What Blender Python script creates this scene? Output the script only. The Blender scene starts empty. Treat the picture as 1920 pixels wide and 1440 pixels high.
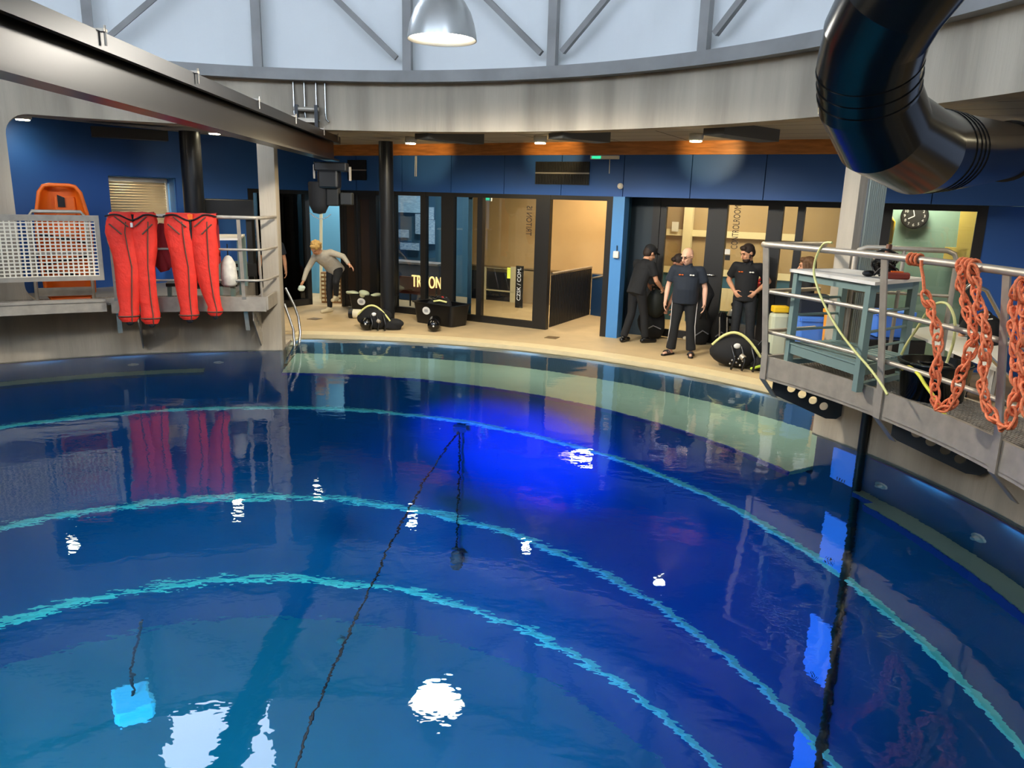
import bpy, bmesh, math, random
from mathutils import Vector, Matrix
random.seed(7)
R_=math.radians; PI=math.pi
C=bpy.context.scene.collection
sc=bpy.context.scene
# ---------------------------------------------------------------- camera, world, exposure
F=1412.66; PITCH=.238003; ROLL=.0287852; EYE=Vector((2.9178,-4.9185,2.4)); ZW=-.0645
_f=Vector((0,math.cos(PITCH),-math.sin(PITCH))); _x=Vector((1,0,0)); _u=_x.cross(_f)
_r=math.cos(ROLL)*_x+math.sin(ROLL)*_u; _up=-math.sin(ROLL)*_x+math.cos(ROLL)*_u
cd=bpy.data.cameras.new('camera'); cam=bpy.data.objects.new('camera',cd); C.objects.link(cam)
cd.sensor_width=36; cd.lens=36*F/1920; cd.clip_end=200
m=Matrix.Identity(4)
for i in range(3): m[i][0]=_r[i]; m[i][1]=_up[i]; m[i][2]=-_f[i]; m[i][3]=EYE[i]
cam.matrix_world=m; sc.camera=cam
w=bpy.data.worlds.new('sky'); sc.world=w; w.use_nodes=True
w.node_tree.nodes['Background'].inputs[0].default_value=(.55,.7,1,1); w.node_tree.nodes['Background'].inputs[1].default_value=.4
sc.view_settings.view_transform='Standard'; sc.view_settings.look='None'; sc.view_settings.gamma=1; sc.view_settings.use_curve_mapping=False
sc.view_settings.exposure=0.55
sc.cycles.caustics_refractive=False; sc.cycles.caustics_reflective=False
sc.cycles.sample_clamp_indirect=4; sc.cycles.max_bounces=10; sc.cycles.transparent_max_bounces=16
def light(kind,loc,power,color,size=.2,target=None,spot=None,name='lamp_light',blend=.5):
    l=bpy.data.lights.new(name,kind); l.energy=power; l.color=color
    if kind=='AREA': l.size=size
    elif kind in('POINT','SPOT'): l.shadow_soft_size=size
    if spot: l.spot_size=R_(spot); l.spot_blend=blend
    o=bpy.data.objects.new(name,l); C.objects.link(o); o.location=loc
    if target is not None: o.rotation_euler=(Vector(target)-Vector(loc)).to_track_quat('-Z','Y').to_euler()
    return o
# ---------------------------------------------------------------- survey: a photo pixel's line of sight met with a plane or cylinder of the place
def ray(x,y): return (_f*F+_r*(x-960)+_up*(720-y)).normalized()
def atz(x,y,z):
    d=ray(x,y); return EYE+d*((z-EYE.z)/d.z)
def atcyl(x,y,r,o=None,d=None):
    if d is None: d=ray(x,y); o=EYE
    a=d.x**2+d.y**2; b=2*(o.x*d.x+o.y*d.y); c=o.x**2+o.y**2-r*r
    return o+d*((-b+math.sqrt(b*b-4*a*c))/(2*a))
def atl(x,y,A,B):
    n=Vector((B[1]-A[1],A[0]-B[0],0)); d=ray(x,y); return EYE+d*((Vector((A[0],A[1],0))-EYE).dot(n)/d.dot(n))
def under(x,y,r):
    P=atz(x,y,ZW); d=ray(x,y); e=1/1.33; c=-d.z; t=e*d+Vector((0,0,e*c-math.sqrt(1-e*e*(1-c*c)))); return atcyl(0,0,r,P,t)
def underz(x,y,z):
    P=atz(x,y,ZW); d=ray(x,y); e=1/1.33; c=-d.z; t=e*d+Vector((0,0,e*c-math.sqrt(1-e*e*(1-c*c)))); return P+t*((z-P.z)/t.z)
def pol(r,a,z): return Vector((r*math.cos(R_(a)),r*math.sin(R_(a)),z))
# ---------------------------------------------------------------- materials
MATS={}
def srgb(h):
    if isinstance(h,str): h=[int(h[i:i+2],16)/255 for i in(0,2,4)]
    return tuple(c/12.92 if c<=.04045 else ((c+.055)/1.055)**2.4 for c in h)
def mat(name,col,rough=.5,metal=0,var=0,scale=6,col2=None,bump=0,bscale=40,stretch=(1,1,1),spec=.5,emit=None,estr=0,trans=0):
    if name in MATS: return MATS[name]
    m=bpy.data.materials.new(name); m.use_nodes=True; nt=m.node_tree; b=nt.nodes['Principled BSDF']
    c=srgb(col); b.inputs['Base Color'].default_value=(*c,1); b.inputs['Roughness'].default_value=rough; b.inputs['Metallic'].default_value=metal
    b.inputs['Specular IOR Level'].default_value=spec
    if emit: b.inputs['Emission Color'].default_value=(*srgb(emit),1); b.inputs['Emission Strength'].default_value=estr
    if trans: b.inputs['Transmission Weight'].default_value=trans
    if var or col2 or bump:
        tc=nt.nodes.new('ShaderNodeTexCoord'); mp=nt.nodes.new('ShaderNodeMapping'); mp.inputs['Scale'].default_value=stretch
        nt.links.new(tc.outputs['Object'],mp.inputs[0])
    if var or col2:
        n=nt.nodes.new('ShaderNodeTexNoise'); n.inputs['Scale'].default_value=scale; n.inputs['Detail'].default_value=6; nt.links.new(mp.outputs[0],n.inputs['Vector'])
        r=nt.nodes.new('ShaderNodeValToRGB'); r.color_ramp.elements[0].position=.35; r.color_ramp.elements[1].position=.68
        c2=srgb(col2) if col2 else tuple(x*(1-var) for x in c)
        r.color_ramp.elements[0].color=(*c2,1); r.color_ramp.elements[1].color=(*c,1)
        nt.links.new(n.outputs['Fac'],r.inputs[0]); nt.links.new(r.outputs[0],b.inputs['Base Color'])
    if bump:
        n=nt.nodes.new('ShaderNodeTexNoise'); n.inputs['Scale'].default_value=bscale; n.inputs['Detail'].default_value=3; nt.links.new(mp.outputs[0],n.inputs['Vector'])
        bp=nt.nodes.new('ShaderNodeBump'); bp.inputs['Strength'].default_value=bump; bp.inputs['Distance'].default_value=.02; nt.links.new(n.outputs['Fac'],bp.inputs['Height']); nt.links.new(bp.outputs[0],b.inputs['Normal'])
    MATS[name]=m; return m
def glow(name,col,s):
    if name in MATS: return MATS[name]
    m=bpy.data.materials.new(name); m.use_nodes=True; nt=m.node_tree; nt.nodes.clear()
    e=nt.nodes.new('ShaderNodeEmission'); e.inputs[0].default_value=(*srgb(col),1); e.inputs[1].default_value=s
    o=nt.nodes.new('ShaderNodeOutputMaterial'); nt.links.new(e.outputs[0],o.inputs[0]); MATS[name]=m; return m
def pane_mat():
    m=bpy.data.materials.new('window_glass'); m.use_nodes=True; nt=m.node_tree; nt.nodes.clear()
    t=nt.nodes.new('ShaderNodeBsdfTransparent'); t.inputs[0].default_value=(.86,.88,.88,1); g=nt.nodes.new('ShaderNodeBsdfGlossy'); g.inputs['Roughness'].default_value=.0
    f=nt.nodes.new('ShaderNodeFresnel'); f.inputs[0].default_value=1.6; x=nt.nodes.new('ShaderNodeMixShader'); o=nt.nodes.new('ShaderNodeOutputMaterial')
    nt.links.new(f.outputs[0],x.inputs[0]); nt.links.new(t.outputs[0],x.inputs[1]); nt.links.new(g.outputs[0],x.inputs[2]); nt.links.new(x.outputs[0],o.inputs[0]); return m
GLASS=pane_mat()
def water_mat():
    m=bpy.data.materials.new('pool_water'); m.use_nodes=True; nt=m.node_tree; nt.nodes.clear()
    g=nt.nodes.new('ShaderNodeBsdfGlass'); g.inputs['IOR'].default_value=1.33; g.inputs['Roughness'].default_value=0; g.inputs[0].default_value=(.95,.99,1,1)
    tc=nt.nodes.new('ShaderNodeTexCoord'); mp=nt.nodes.new('ShaderNodeMapping'); mp.inputs['Scale'].default_value=(1,1.5,1); nt.links.new(tc.outputs['Object'],mp.inputs[0])
    n1=nt.nodes.new('ShaderNodeTexNoise'); n1.inputs['Scale'].default_value=1.6; n1.inputs['Detail'].default_value=2.5; nt.links.new(mp.outputs[0],n1.inputs['Vector'])
    n2=nt.nodes.new('ShaderNodeTexNoise'); n2.inputs['Scale'].default_value=9; n2.inputs['Detail'].default_value=2; nt.links.new(mp.outputs[0],n2.inputs['Vector'])
    a=nt.nodes.new('ShaderNodeMath'); a.operation='MULTIPLY_ADD'; a.inputs[1].default_value=.22; nt.links.new(n2.outputs['Fac'],a.inputs[0]); nt.links.new(n1.outputs['Fac'],a.inputs[2])
    b=nt.nodes.new('ShaderNodeBump'); b.inputs['Strength'].default_value=1; b.inputs['Distance'].default_value=.0042; nt.links.new(a.outputs[0],b.inputs['Height']); nt.links.new(b.outputs[0],g.inputs['Normal'])
    o=nt.nodes.new('ShaderNodeOutputMaterial'); nt.links.new(g.outputs[0],o.inputs[0]); return m
M=dict(
 conc=mat('concrete','C3B6A0',.75,0,0,2.0,'978C7B',.25,30,(1,1,.1)), concd=mat('underwater_concrete','6E6A66',.8,0,.25,3),
 steel=mat('galvanised_steel','B8AD9C',.42,.45,.2,8), stain=mat('stainless_steel','BFBDB8',.25,.9), grey=mat('grey_painted_steel','979592',.6,.1,.25,2),
 lining=mat('white_roof_lining','E8EAE8',.7,0,.05,1), deck=mat('beige_floor_coating','D0B68A',.6,0,.13,2.2,None,.06,60), coping=mat('cream_coping','E2CFA2',.5,0,.08,5),
 blue=mat('blue_wall_paint','1F56A2',.55,0,.08,1), lblue=mat('mid_blue_paint','4C8CCB',.5), navy=mat('dark_blue_paint','1B3F63',.6,0,.1,2), teal=mat('grey_teal_paint','3E6C84',.6,0,.1,2),
 frame=mat('black_window_frame','1B1917',.4), blk=mat('black_plastic','0E0E0F',.35), blk2=mat('black_fabric','141416',.85,0,.3,20), gloss=mat('black_glossy_paint','0A0A0A',.2), beamp=mat('dark_beam_paint','1E1A16',.3,.25,.2,5),
 wood=mat('varnished_wood','C98240',.4,0,0,3,'A0642C',0,40,(1,1,8)), ceil=mat('ceiling_tile','8C877B',.9,0,.12,3), white=mat('white_plastic','E6E4DC',.4), cream=mat('cream_paint','E9DDB4',.5),
 tank=mat('tank_wall_blue','1A6CA6',.6,0,.1,1), tankf=mat('tank_floor_blue','3D9DBB',.6,0,.1,1), line=mat('pale_turquoise_line','9FEFE6',.5,emit='5FE0DC',estr=.12), shelf=mat('pale_green_shelf','B4D0B8',.6,0,.08,2), shelfb=mat('blue_shelf_edge','2F4FC0',.5),  # line: slight glow put into the colour so the rings read bright
 panel=mat('depth_panel_glow','6AA0FF',.5,emit='2F7BFF',estr=.3), red=mat('red_suit_fabric','E6301F',.7,0,.15,9,None,.9,9), redd=mat('dark_red_lining','9A2226',.8), seam=mat('dark_seam_tape','5A4234',.7), orange=mat('orange_plastic','EE6A16',.4), orope=mat('orange_rope','FF8A58',.8,0,.35,60),  # panel: blue colour and glow stand in for blue lamplight on the panels
 tan=mat('tan_blind_fabric','BF9E6E',.8,0,.05,3), tanw=mat('tan_wall','B39A72',.8,0,.06,2), green=mat('grey_green_wall','86A596',.7,0,.05,2), yellow=mat('yellow_plastic','F2C422',.45), yhose=mat('yellow_hose','D9D58A',.5), lime=mat('lime_trim','C8E84A',.5),
 tblg=mat('grey_green_metal','7F958F',.45,.3), tblw=mat('white_laminate','E6E0D6',.35), skin=mat('skin','D9A07C',.55,0,.08,15), hairb=mat('blond_hair','DDB36C',.7,0,.3,40), haird=mat('dark_brown_hair','2A1C14',.7), hairm=mat('brown_hair','6E4F33',.7,0,.35,30), greyt=mat('light_grey_knit','B9B2A2',.85,0,.1,20), blkt=mat('black_cloth','17181B',.85,0,.2,10), navyt=mat('dark_navy_cloth','1C2430',.85), jean=mat('charcoal_denim','24272C',.85,0,.3,20), eye=mat('dark_eye','1A1210',.3), lip=mat('lip','A85F50',.5), shoe=mat('cream_trainer','CDBF9C',.6),
 bluebox=mat('blue_crate','4F86E8',.4), redbox=mat('red_box','D42A1C',.4), grille=mat('grille_black','0C0F12',.5), win=mat('white_blind_slat','E4E0D2',.5), slat=mat('beige_blind_slat','CDB58C',.6), wtank=mat('white_cylinder_paint','E6DDBE',.35), skyw=glow('daylight_window','CFE0F8',14.0), lampw=glow('lamp_glow','FFF3D8',28), spotw=glow('spot_glow','FFF1C8',45), warm=glow('warm_ceiling_panel','FFE2A8',4), scr=glow('lit_screen','9FC8E6',1.0), letg=glow('lit_letter','FFD98A',1.6), exitg=glow('exit_green','2FC088',1.2), uwl=glow('underwater_lamp','6CD8F0',2.5))
WATER=water_mat()
# ---------------------------------------------------------------- mesh builder
def frame_of(d):
    d=Vector(d).normalized(); h=Vector((0,0,1)) if abs(d.z)<.95 else Vector((1,0,0)); a=d.cross(h).normalized(); return a,d.cross(a).normalized()
class MB:
    def __init__(s): s.v=[]; s.f=[]; s.sm=[]
    def add(s,vs,fs,smooth=False):
        o=len(s.v); s.v+= [Vector(v) for v in vs]
        for f in fs: s.f.append(tuple(i+o for i in f)); s.sm.append(smooth)
        return s
    def ob(s,c,x,y,z):   # box from centre and three half-axis vectors
        c=Vector(c); x=Vector(x);y=Vector(y);z=Vector(z)
        vs=[c+x*a+y*b+z*d for a in(-1,1) for b in(-1,1) for d in(-1,1)]
        return s.add(vs,[(0,1,3,2),(4,6,7,5),(0,4,5,1),(2,3,7,6),(0,2,6,4),(1,5,7,3)])
    def box(s,c,sx,sy,sz,rz=0):
        k=math.cos(rz);q=math.sin(rz); return s.ob(c,(k*sx/2,q*sx/2,0),(-q*sy/2,k*sy/2,0),(0,0,sz/2))
    def bar(s,p,q,w,h,up=(0,0,1)):   # rectangular bar p to q, width w across, height h along up
        p=Vector(p);q=Vector(q);d=q-p; u=Vector(up); a=d.cross(u).normalized(); u2=a.cross(d).normalized(); return s.ob((p+q)/2,d/2,a*w/2,u2*h/2)
    def cone(s,p,q,r0,r1,n=12,cap=True,smooth=True):
        p=Vector(p);q=Vector(q); a,b=frame_of(q-p); vs=[]
        for c,r in((p,r0),(q,r1)):
            for i in range(n): t=2*PI*i/n; vs.append(c+a*math.cos(t)*r+b*math.sin(t)*r)
        fs=[(i,(i+1)%n,n+(i+1)%n,n+i) for i in range(n)]; s.add(vs,fs,smooth)
        if cap: s.add(vs,[tuple(range(n))[::-1],tuple(range(n,2*n))])
        return s
    def tube(s,pts,r,n=8,closed=False,cap=True):
        pts=[Vector(p) for p in pts]; k=len(pts); vs=[]; pa=None
        rs=r if isinstance(r,(list,tuple)) else [r]*k
        for i,p in enumerate(pts):
            if closed: d=pts[(i+1)%k]-pts[i-1]
            else: d=pts[min(i+1,k-1)]-pts[max(i-1,0)]
            if d.length<1e-9: d=Vector((0,0,1))
            d.normalize()
            if pa is None: a,b=frame_of(d)
            else:
                a=(pa-d*pa.dot(d)); a=a.normalized() if a.length>1e-6 else frame_of(d)[0]; b=d.cross(a)
            pa=a
            for j in range(n): t=2*PI*j/n; vs.append(p+a*math.cos(t)*rs[i]+b*math.sin(t)*rs[i])
        m=k if closed else k-1
        fs=[(i*n+j,i*n+(j+1)%n,((i+1)%k)*n+(j+1)%n,((i+1)%k)*n+j) for i in range(m) for j in range(n)]
        s.add(vs,fs,True)
        if cap and not closed: s.add(vs,[tuple(range(n))[::-1],tuple(range((k-1)*n,k*n))])
        return s
    def lathe(s,prof,c=(0,0,0),n=24,smooth=True):
        c=Vector(c); k=len(prof); vs=[c+Vector((r*math.cos(2*PI*i/n),r*math.sin(2*PI*i/n),z)) for r,z in prof for i in range(n)]
        return s.add(vs,[(a*n+i,a*n+(i+1)%n,(a+1)*n+(i+1)%n,(a+1)*n+i) for a in range(k-1) for i in range(n)],smooth)
    def ball(s,c,rx,ry=None,rz=None,n=12,m=8,rot=None):
        ry=ry or rx; rz=rz or rx; c=Vector(c); vs=[]
        for i in range(m+1):
            p=PI*i/m
            for j in range(n):
                t=2*PI*j/n; v=Vector((rx*math.sin(p)*math.cos(t),ry*math.sin(p)*math.sin(t),rz*math.cos(p)))
                if rot is not None: v=rot@v
                vs.append(c+v)
        return s.add(vs,[(i*n+j,(i+1)*n+j,(i+1)*n+(j+1)%n,i*n+(j+1)%n) for i in range(m) for j in range(n)],True)
    def cap(s,p,q,r0,r1,n=10):   # rounded cone
        return s.cone(p,q,r0,r1,n).ball(p,r0,n=n,m=6).ball(q,r1,n=n,m=6)
    def arc(s,r0,r1,z0,z1,a0,a1,n=None,smooth=False):   # ring sector solid
        n=n or max(2,int(abs(a1-a0)/2)); vs=[]
        for i in range(n+1):
            a=a0+(a1-a0)*i/n; vs+=[pol(r0,a,z0),pol(r1,a,z0),pol(r1,a,z1),pol(r0,a,z1)]
        fs=[]
        for i in range(n):
            o=i*4; p=o+4
            for k in range(4): fs.append((o+k,o+(k+1)%4,p+(k+1)%4,p+k))
        s.add(vs,fs,False)
        if abs(a1-a0)<359.9: s.add(vs,[(0,1,2,3),(4*n+3,4*n+2,4*n+1,4*n)])
        return s
    def prism(s,pts,h):   # polygon points (3d) extruded by vector h
        h=Vector(h); pts=[Vector(p) for p in pts]; n=len(pts)
        return s.add(pts+[p+h for p in pts],[tuple(range(n))[::-1],tuple(range(n,2*n))]+[(i,(i+1)%n,n+(i+1)%n,n+i) for i in range(n)])
    def build(s,name,m,parent=None,bevel=0):
        me=bpy.data.meshes.new(name); vs=s.v
        if parent is not None:
            wm=Matrix.Identity(4); p=parent
            while p: wm=p.matrix_basis@wm; p=p.parent
            iv=wm.inverted(); vs=[iv@v for v in vs]
        me.from_pydata([tuple(v) for v in vs],[],s.f); me.polygons.foreach_set('use_smooth',s.sm)
        bm=bmesh.new(); bm.from_mesh(me); bmesh.ops.recalc_face_normals(bm,faces=bm.faces); bm.to_mesh(me); bm.free()
        me.materials.append(m); o=bpy.data.objects.new(name,me); C.objects.link(o)
        if parent is not None: o.parent=parent
        if bevel:
            b=o.modifiers.new('bevel','BEVEL'); b.width=bevel; b.segments=2; b.limit_method='ANGLE'
        return o
def tag(o,label=None,cat=None,group=None,kind=None):
    for k,v in(('label',label),('category',cat),('group',group),('kind',kind)):
        if v: o[k]=v
    return o
def thing(name,label,cat,loc=(0,0,0),rz=0,group=None):
    o=bpy.data.objects.new(name,None); C.objects.link(o); o.location=loc; o.rotation_euler=(0,0,rz); o.empty_display_size=.1; return tag(o,label,cat,group)
def struct(name,mb,m,bevel=0): return tag(mb.build(name,m,None,bevel),kind='structure')
def dup(o,parent=None):
    c=o.copy(); C.objects.link(c)
    if parent: c.parent=parent
    for ch in list(o.children): dup(ch,c)
    return c
def text(name,body,m,parent,origin,xdir,ydir,size,depth=.004,sx=1):
    cu=bpy.data.curves.new(name,'FONT'); cu.body=body; cu.size=size; cu.extrude=depth; cu.align_x='CENTER'; cu.align_y='CENTER'
    t=bpy.data.objects.new(name,cu); C.objects.link(t); bpy.context.view_layer.update()
    me=bpy.data.meshes.new_from_object(t.evaluated_get(bpy.context.evaluated_depsgraph_get())); bpy.data.objects.remove(t)
    x=Vector(xdir).normalized(); y=Vector(ydir).normalized(); z=x.cross(y); mb=MB()
    mb.add([Vector(origin)+x*v.co.x*sx+y*v.co.y+z*v.co.z for v in me.vertices],[tuple(p.vertices) for p in me.polygons])
    return mb.build(name,m,parent)
# ---------------------------------------------------------------- the setting: tank, water, concrete drum, deck, facade
RT=7.17; ZS=-1.35; ZSH=-1.33
A=(.35,11.2); B=(4.9,8.75); U=Vector((.8805,-.4741,0)); N=Vector((.4741,.8805,0))
def P(x,d=0,z=0,off=0):   # point on the back facade line at world x, pushed back by d
    return Vector((x,11.2-.5385*(x-.35)+1.1358*(d+off),z))
def line(d): return (Vector((A[0],A[1],0))+N*d, Vector((B[0],B[1],0))+N*d)
CO=.66                      # control-room front stands this far behind the facade line
K=Vector((-1.56,12.23,0)); LD=Vector((-.541,-.841,0)); LN=Vector((-.841,.541,0))
LL=(K,K+LD*6)
def Q(t,d=0,z=0): return K+LD*t+LN*d+Vector((0,0,z))
def pt(x,y,d=0): return atl(x,y,*line(d))
# tank
struct('wall_tank',MB().arc(RT,7.45,-9.95,ZS-.15,27,97,40).arc(RT,7.45,-9.95,-.14,97,387,150),M['tank'])
struct('floor_tank',MB().arc(0.001,7.4,-10.0,-9.82,0,360,72),M['tankf'])
struct('trim_1',MB().arc(7.10,7.18,-3.44,-3.38,0,360,180),M['line']); struct('trim_2',MB().arc(7.10,7.18,-6.64,-6.57,0,360,180),M['line']); struct('trim_3',MB().arc(7.10,7.18,-8.85,-8.78,0,360,180),M['line'])
# shelf under the main opening
struct('floor_shelf',MB().arc(6.88,8.4,ZS-.1,ZSH,27.6,96.5,60),M['shelf']); struct('wall_shelf',MB().arc(8.28,8.45,ZS-.1,-.16,27,97,60),mat('shelf_wall_blue','41688F',.5))
struct('trim_4',MB().arc(6.855,6.88,ZS-.12,ZSH-.004,27.6,96.5,60),M['shelfb'])
struct('ledge_left',MB().arc(6.93,RT,-1.30,-1.28,106.4,150,30),M['shelf']); struct('trim_5',MB().arc(6.92,RT,-1.45,-1.30,106.4,150,30),M['teal'])
struct('ledge_right',MB().arc(6.93,RT,-1.29,-1.27,-45,19.3,40).arc(7.06,RT,-1.29,-1.27,19.3,21.6,3),M['shelf']); struct('trim_6',MB().arc(6.92,RT,-1.45,-1.29,-45,19.3,40).arc(7.05,RT,-1.40,-1.29,19.3,21.6,3),M['shelfb'])
# water
wm_=MB(); n=180; vs=[Vector((0,0,ZW))]
for i in range(n):
    a=2*i; r=8.29 if 28<=a<=96 else 7.168; vs.append(pol(r,a,ZW))
wm_.add(vs,[(0,1+i,1+(i+1)%n) for i in range(n)]); wo=struct('water_surface',wm_,WATER)
if wo.data.polygons[0].normal.z<0: wo.data.flip_normals()
# concrete drum
cw=MB().arc(RT,7.47,-.14,.75,98.6,125,16).arc(RT,7.47,-.14,3.38,96.7,98.7,3).arc(RT,7.47,-.14,3.38,125,328,110).arc(RT,7.47,-.14,.72,-16,23.5,26).arc(RT,7.47,-.14,.72,23.4,27.6,4).arc(RT,7.47,-.14,3.38,-32,-16,10)
struct('wall_drum',cw,M['conc'])
struct('wall_shelf_end',MB().arc(7.45,8.4,-1.5,-.02,96.6,99,2).arc(7.45,8.4,-1.5,-.02,25.5,27.6,2),M['conc'])
def fillet(a,z,sa,sz,R=.28):
    n=7; p=[(0,0)]+[(1-math.cos(i*PI/2/n),1-math.sin(i*PI/2/n)) for i in range(n+1)]
    k=MB(); q=[(a+sa*math.degrees(u*R/RT),z+sz*v*R) for u,v in p]; m=len(q)
    vs=[pol(RT,x,y) for x,y in q]+[pol(7.47,x,y) for x,y in q]
    k.add(vs,[tuple(range(m)),tuple(range(m,2*m))]+[(i,(i+1)%m,m+(i+1)%m,m+i) for i in range(m)]); return k
fl=MB()
for a,z,sa,sz in((125,3.38,-1,-1),(125,.75,-1,1),(98.65,.75,1,1),(-16,3.38,1,-1),(-16,.72,1,1)):
    k=fillet(a,z,sa,sz); fl.add(k.v,k.f)
struct('wall_portal_corner',fl,M['conc'])
struct('wall_ring',MB().arc(RT,7.5,3.38,4.12,0,360,180),M['conc'])
struct('trim_7',MB().arc(7.0,7.5,4.06,4.22,0,360,180),M['grey'])
struct('wall_roof_lining',MB().arc(7.34,7.42,4.22,6.35,0,360,120).arc(7.34,7.42,8.3,8.6,0,360,120),M['lining'])
struct('ceiling_dome',MB().arc(.001,7.42,8.6,8.7,0,360,90),M['lining'])
struct('trim_8',MB().arc(7.05,7.2,6.28,6.42,0,360,120),M['grey'])
wn=0
for a0,a1 in((101,114.5),(205,225),(235,255),(265,285),(300,320)):
    wn+=1; tag(MB().arc(7.36,7.40,6.42,8.3,a0,a1,8).build('window_%d'%wn,M['skyw']),kind='structure')
sol=MB(); prev=None
edges=[(114.5,205),(225,235),(255,265),(285,300),(320,461)]
for a0,a1 in edges: sol.arc(7.34,7.42,6.35,8.3,a0,a1,max(2,int((a1-a0)/3)))
struct('wall_clerestory',sol,M['lining'])
# roof truss
tr=thing('roof_truss','grey steel truss of posts and diagonals standing on the concrete ring','truss',(0,0,4.22))
for i in range(20):
    a=44+18*i; MB().bar(pol(7.13,a,4.22),pol(7.13,a,6.3),.13,.1,pol(1,a,0)).build('truss_post',M['grey'],tr)
for a0,a1 in((116,98),(80,98),(62,80),(62,44),(44,26),(134,116),(152,134),(26,8),(188,170),(206,224),(242,260),(278,296),(314,332)):
    p=pol(7.13,a0,4.26);q=pol(7.13,a1,6.25); d=(q-p).normalized()
    b=MB().bar(p+d*.22,q-d*.2,.075,.075,pol(1,a0,0)).build('truss_brace',M['grey'],tr)
# deck and floors
struct('floor',MB().arc(8.66,15.5,-.15,0,27,103,50).arc(7.47,15.5,-.15,0,-40,27,40).arc(8.4,8.5,-.15,0,97,103,3).arc(7.47,8.5,-.15,0,98.8,103,3),M['deck'])
struct('trim_9',MB().arc(8.27,8.63,-.14,.004,27.5,96.7,60),M['coping'])
struct('trim_10',MB().arc(8.62,8.67,-.13,-.012,27.5,96.7,60),M['grey'])
struct('floor_left_gallery',MB().arc(7.47,13,0,.75,103,150,24),M['grey'])
# tiled ceiling
tm=bpy.data.materials.new('ceiling_tiles'); tm.use_nodes=True; nt=tm.node_tree; b=nt.nodes['Principled BSDF']; b.inputs['Roughness'].default_value=.9
tc=nt.nodes.new('ShaderNodeTexCoord'); mp=nt.nodes.new('ShaderNodeMapping'); mp.inputs['Rotation'].default_value=(0,0,R_(28)); br=nt.nodes.new('ShaderNodeTexBrick'); br.offset=0
for k,v in(('Scale',1),('Brick Width',1.2),('Row Height',.6),('Mortar Size',.012)): br.inputs[k].default_value=v
br.inputs['Color1'].default_value=(*srgb('B8B2A6'),1); br.inputs['Color2'].default_value=(*srgb('AEA89C'),1); br.inputs['Mortar'].default_value=(*srgb('4A463F'),1)
nt.links.new(tc.outputs['Object'],mp.inputs[0]); nt.links.new(mp.outputs[0],br.inputs['Vector']); nt.links.new(br.outputs[0],b.inputs['Base Color'])
struct('ceiling',MB().arc(7.5,17,3.46,3.55,-60,170,90),tm)
# back facade: blue fascia of panels above the glazing, timber beam on top
fa=MB(); x=-1.56
fx=[-1.56+1.06*i for i in range(12)]
for i in range(11):
    p=P(fx[i]+.006,.06,2.53);q=P(fx[i+1]-.006,.06,2.53); fa.bar(p+Vector((0,0,.37)),q+Vector((0,0,.37)),.1,.74)
fa.bar(P(-1.5,.13,2.9),P(10.1,.13,2.9),.04,.74); struct('wall_back',fa,M['blue'])
struct('trim_11',MB().bar(P(-1.6,.04,3.37),P(10.3,.04,3.37),.16,.26),M['wood'])
struct('ceiling_alcove',MB().bar(P(4.75,.36,2.56),P(10.1,.36,2.56),.6,.06),M['navy'])
lf=MB()   # left wall along LL: header over glazing, then solid with a window hole
def lbar(mb,t0,t1,z0,z1,d=.06,w=.1): return mb.bar(Q(t0,d,(z0+z1)/2),Q(t1,d,(z0+z1)/2),w,z1-z0)
wa=(atl(203,328,*LL)-K).dot(LD); wb=(atl(330,335,*LL)-K).dot(LD)
lbar(lf,0,1.75,2.5,3.46); lbar(lf,1.75,wb,0,3.46); lbar(lf,wb,wa,2.64,3.46); lbar(lf,wb,wa,0,1.25); lbar(lf,wa,8.5,0,3.46)
struct('wall_left',lf,M['blue'])
wr=MB(); 
for t in(wb,wa): wr.bar(Q(t,.2,1.25),Q(t,.2,2.64),.02,.3,LN)
wr.bar(Q(wb,.2,2.635),Q(wa,.2,2.635),.3,.02); wr.bar(Q(wb,.2,1.26),Q(wa,.2,1.26),.3,.02)
w6=struct('window_6',wr,M['lblue'])
fr=MB()
for z in(1.3,2.6): fr.bar(Q(wb,.3,z),Q(wa,.3,z),.04,.06)
for t in(wb+.03,wa-.03): fr.bar(Q(t,.3,1.27),Q(t,.3,2.63),.04,.06,LN)
fr.build('window_frame',M['win'],w6)
bl=thing('venetian_blind','beige slatted blind in the left window behind the red trousers','blind',Q((wa+wb)/2,.24,1.28))
s_=MB()
for i in range(27): s_.bar(Q(wb+.07,.25,1.3+i*.047),Q(wa-.05,.25,1.3+i*.047),.012,.043,LN*.25+Vector((0,0,1)))
s_.build('blind_slats',M['slat'],bl); MB().bar(Q(wb+.05,.25,2.58),Q(wa-.04,.25,2.58),.05,.07).build('head_rail',M['win'],bl)
struct('wall_left_outside',MB().bar(Q(wb-.6,.7,1.9),Q(wa+.6,.7,1.9),.05,2.2),M['cream'])
light('AREA',Q((wa+wb)/2,.5,2.6),14,(1,.9,.72),.4,Q((wa+wb)/2,.25,1.6))
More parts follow.
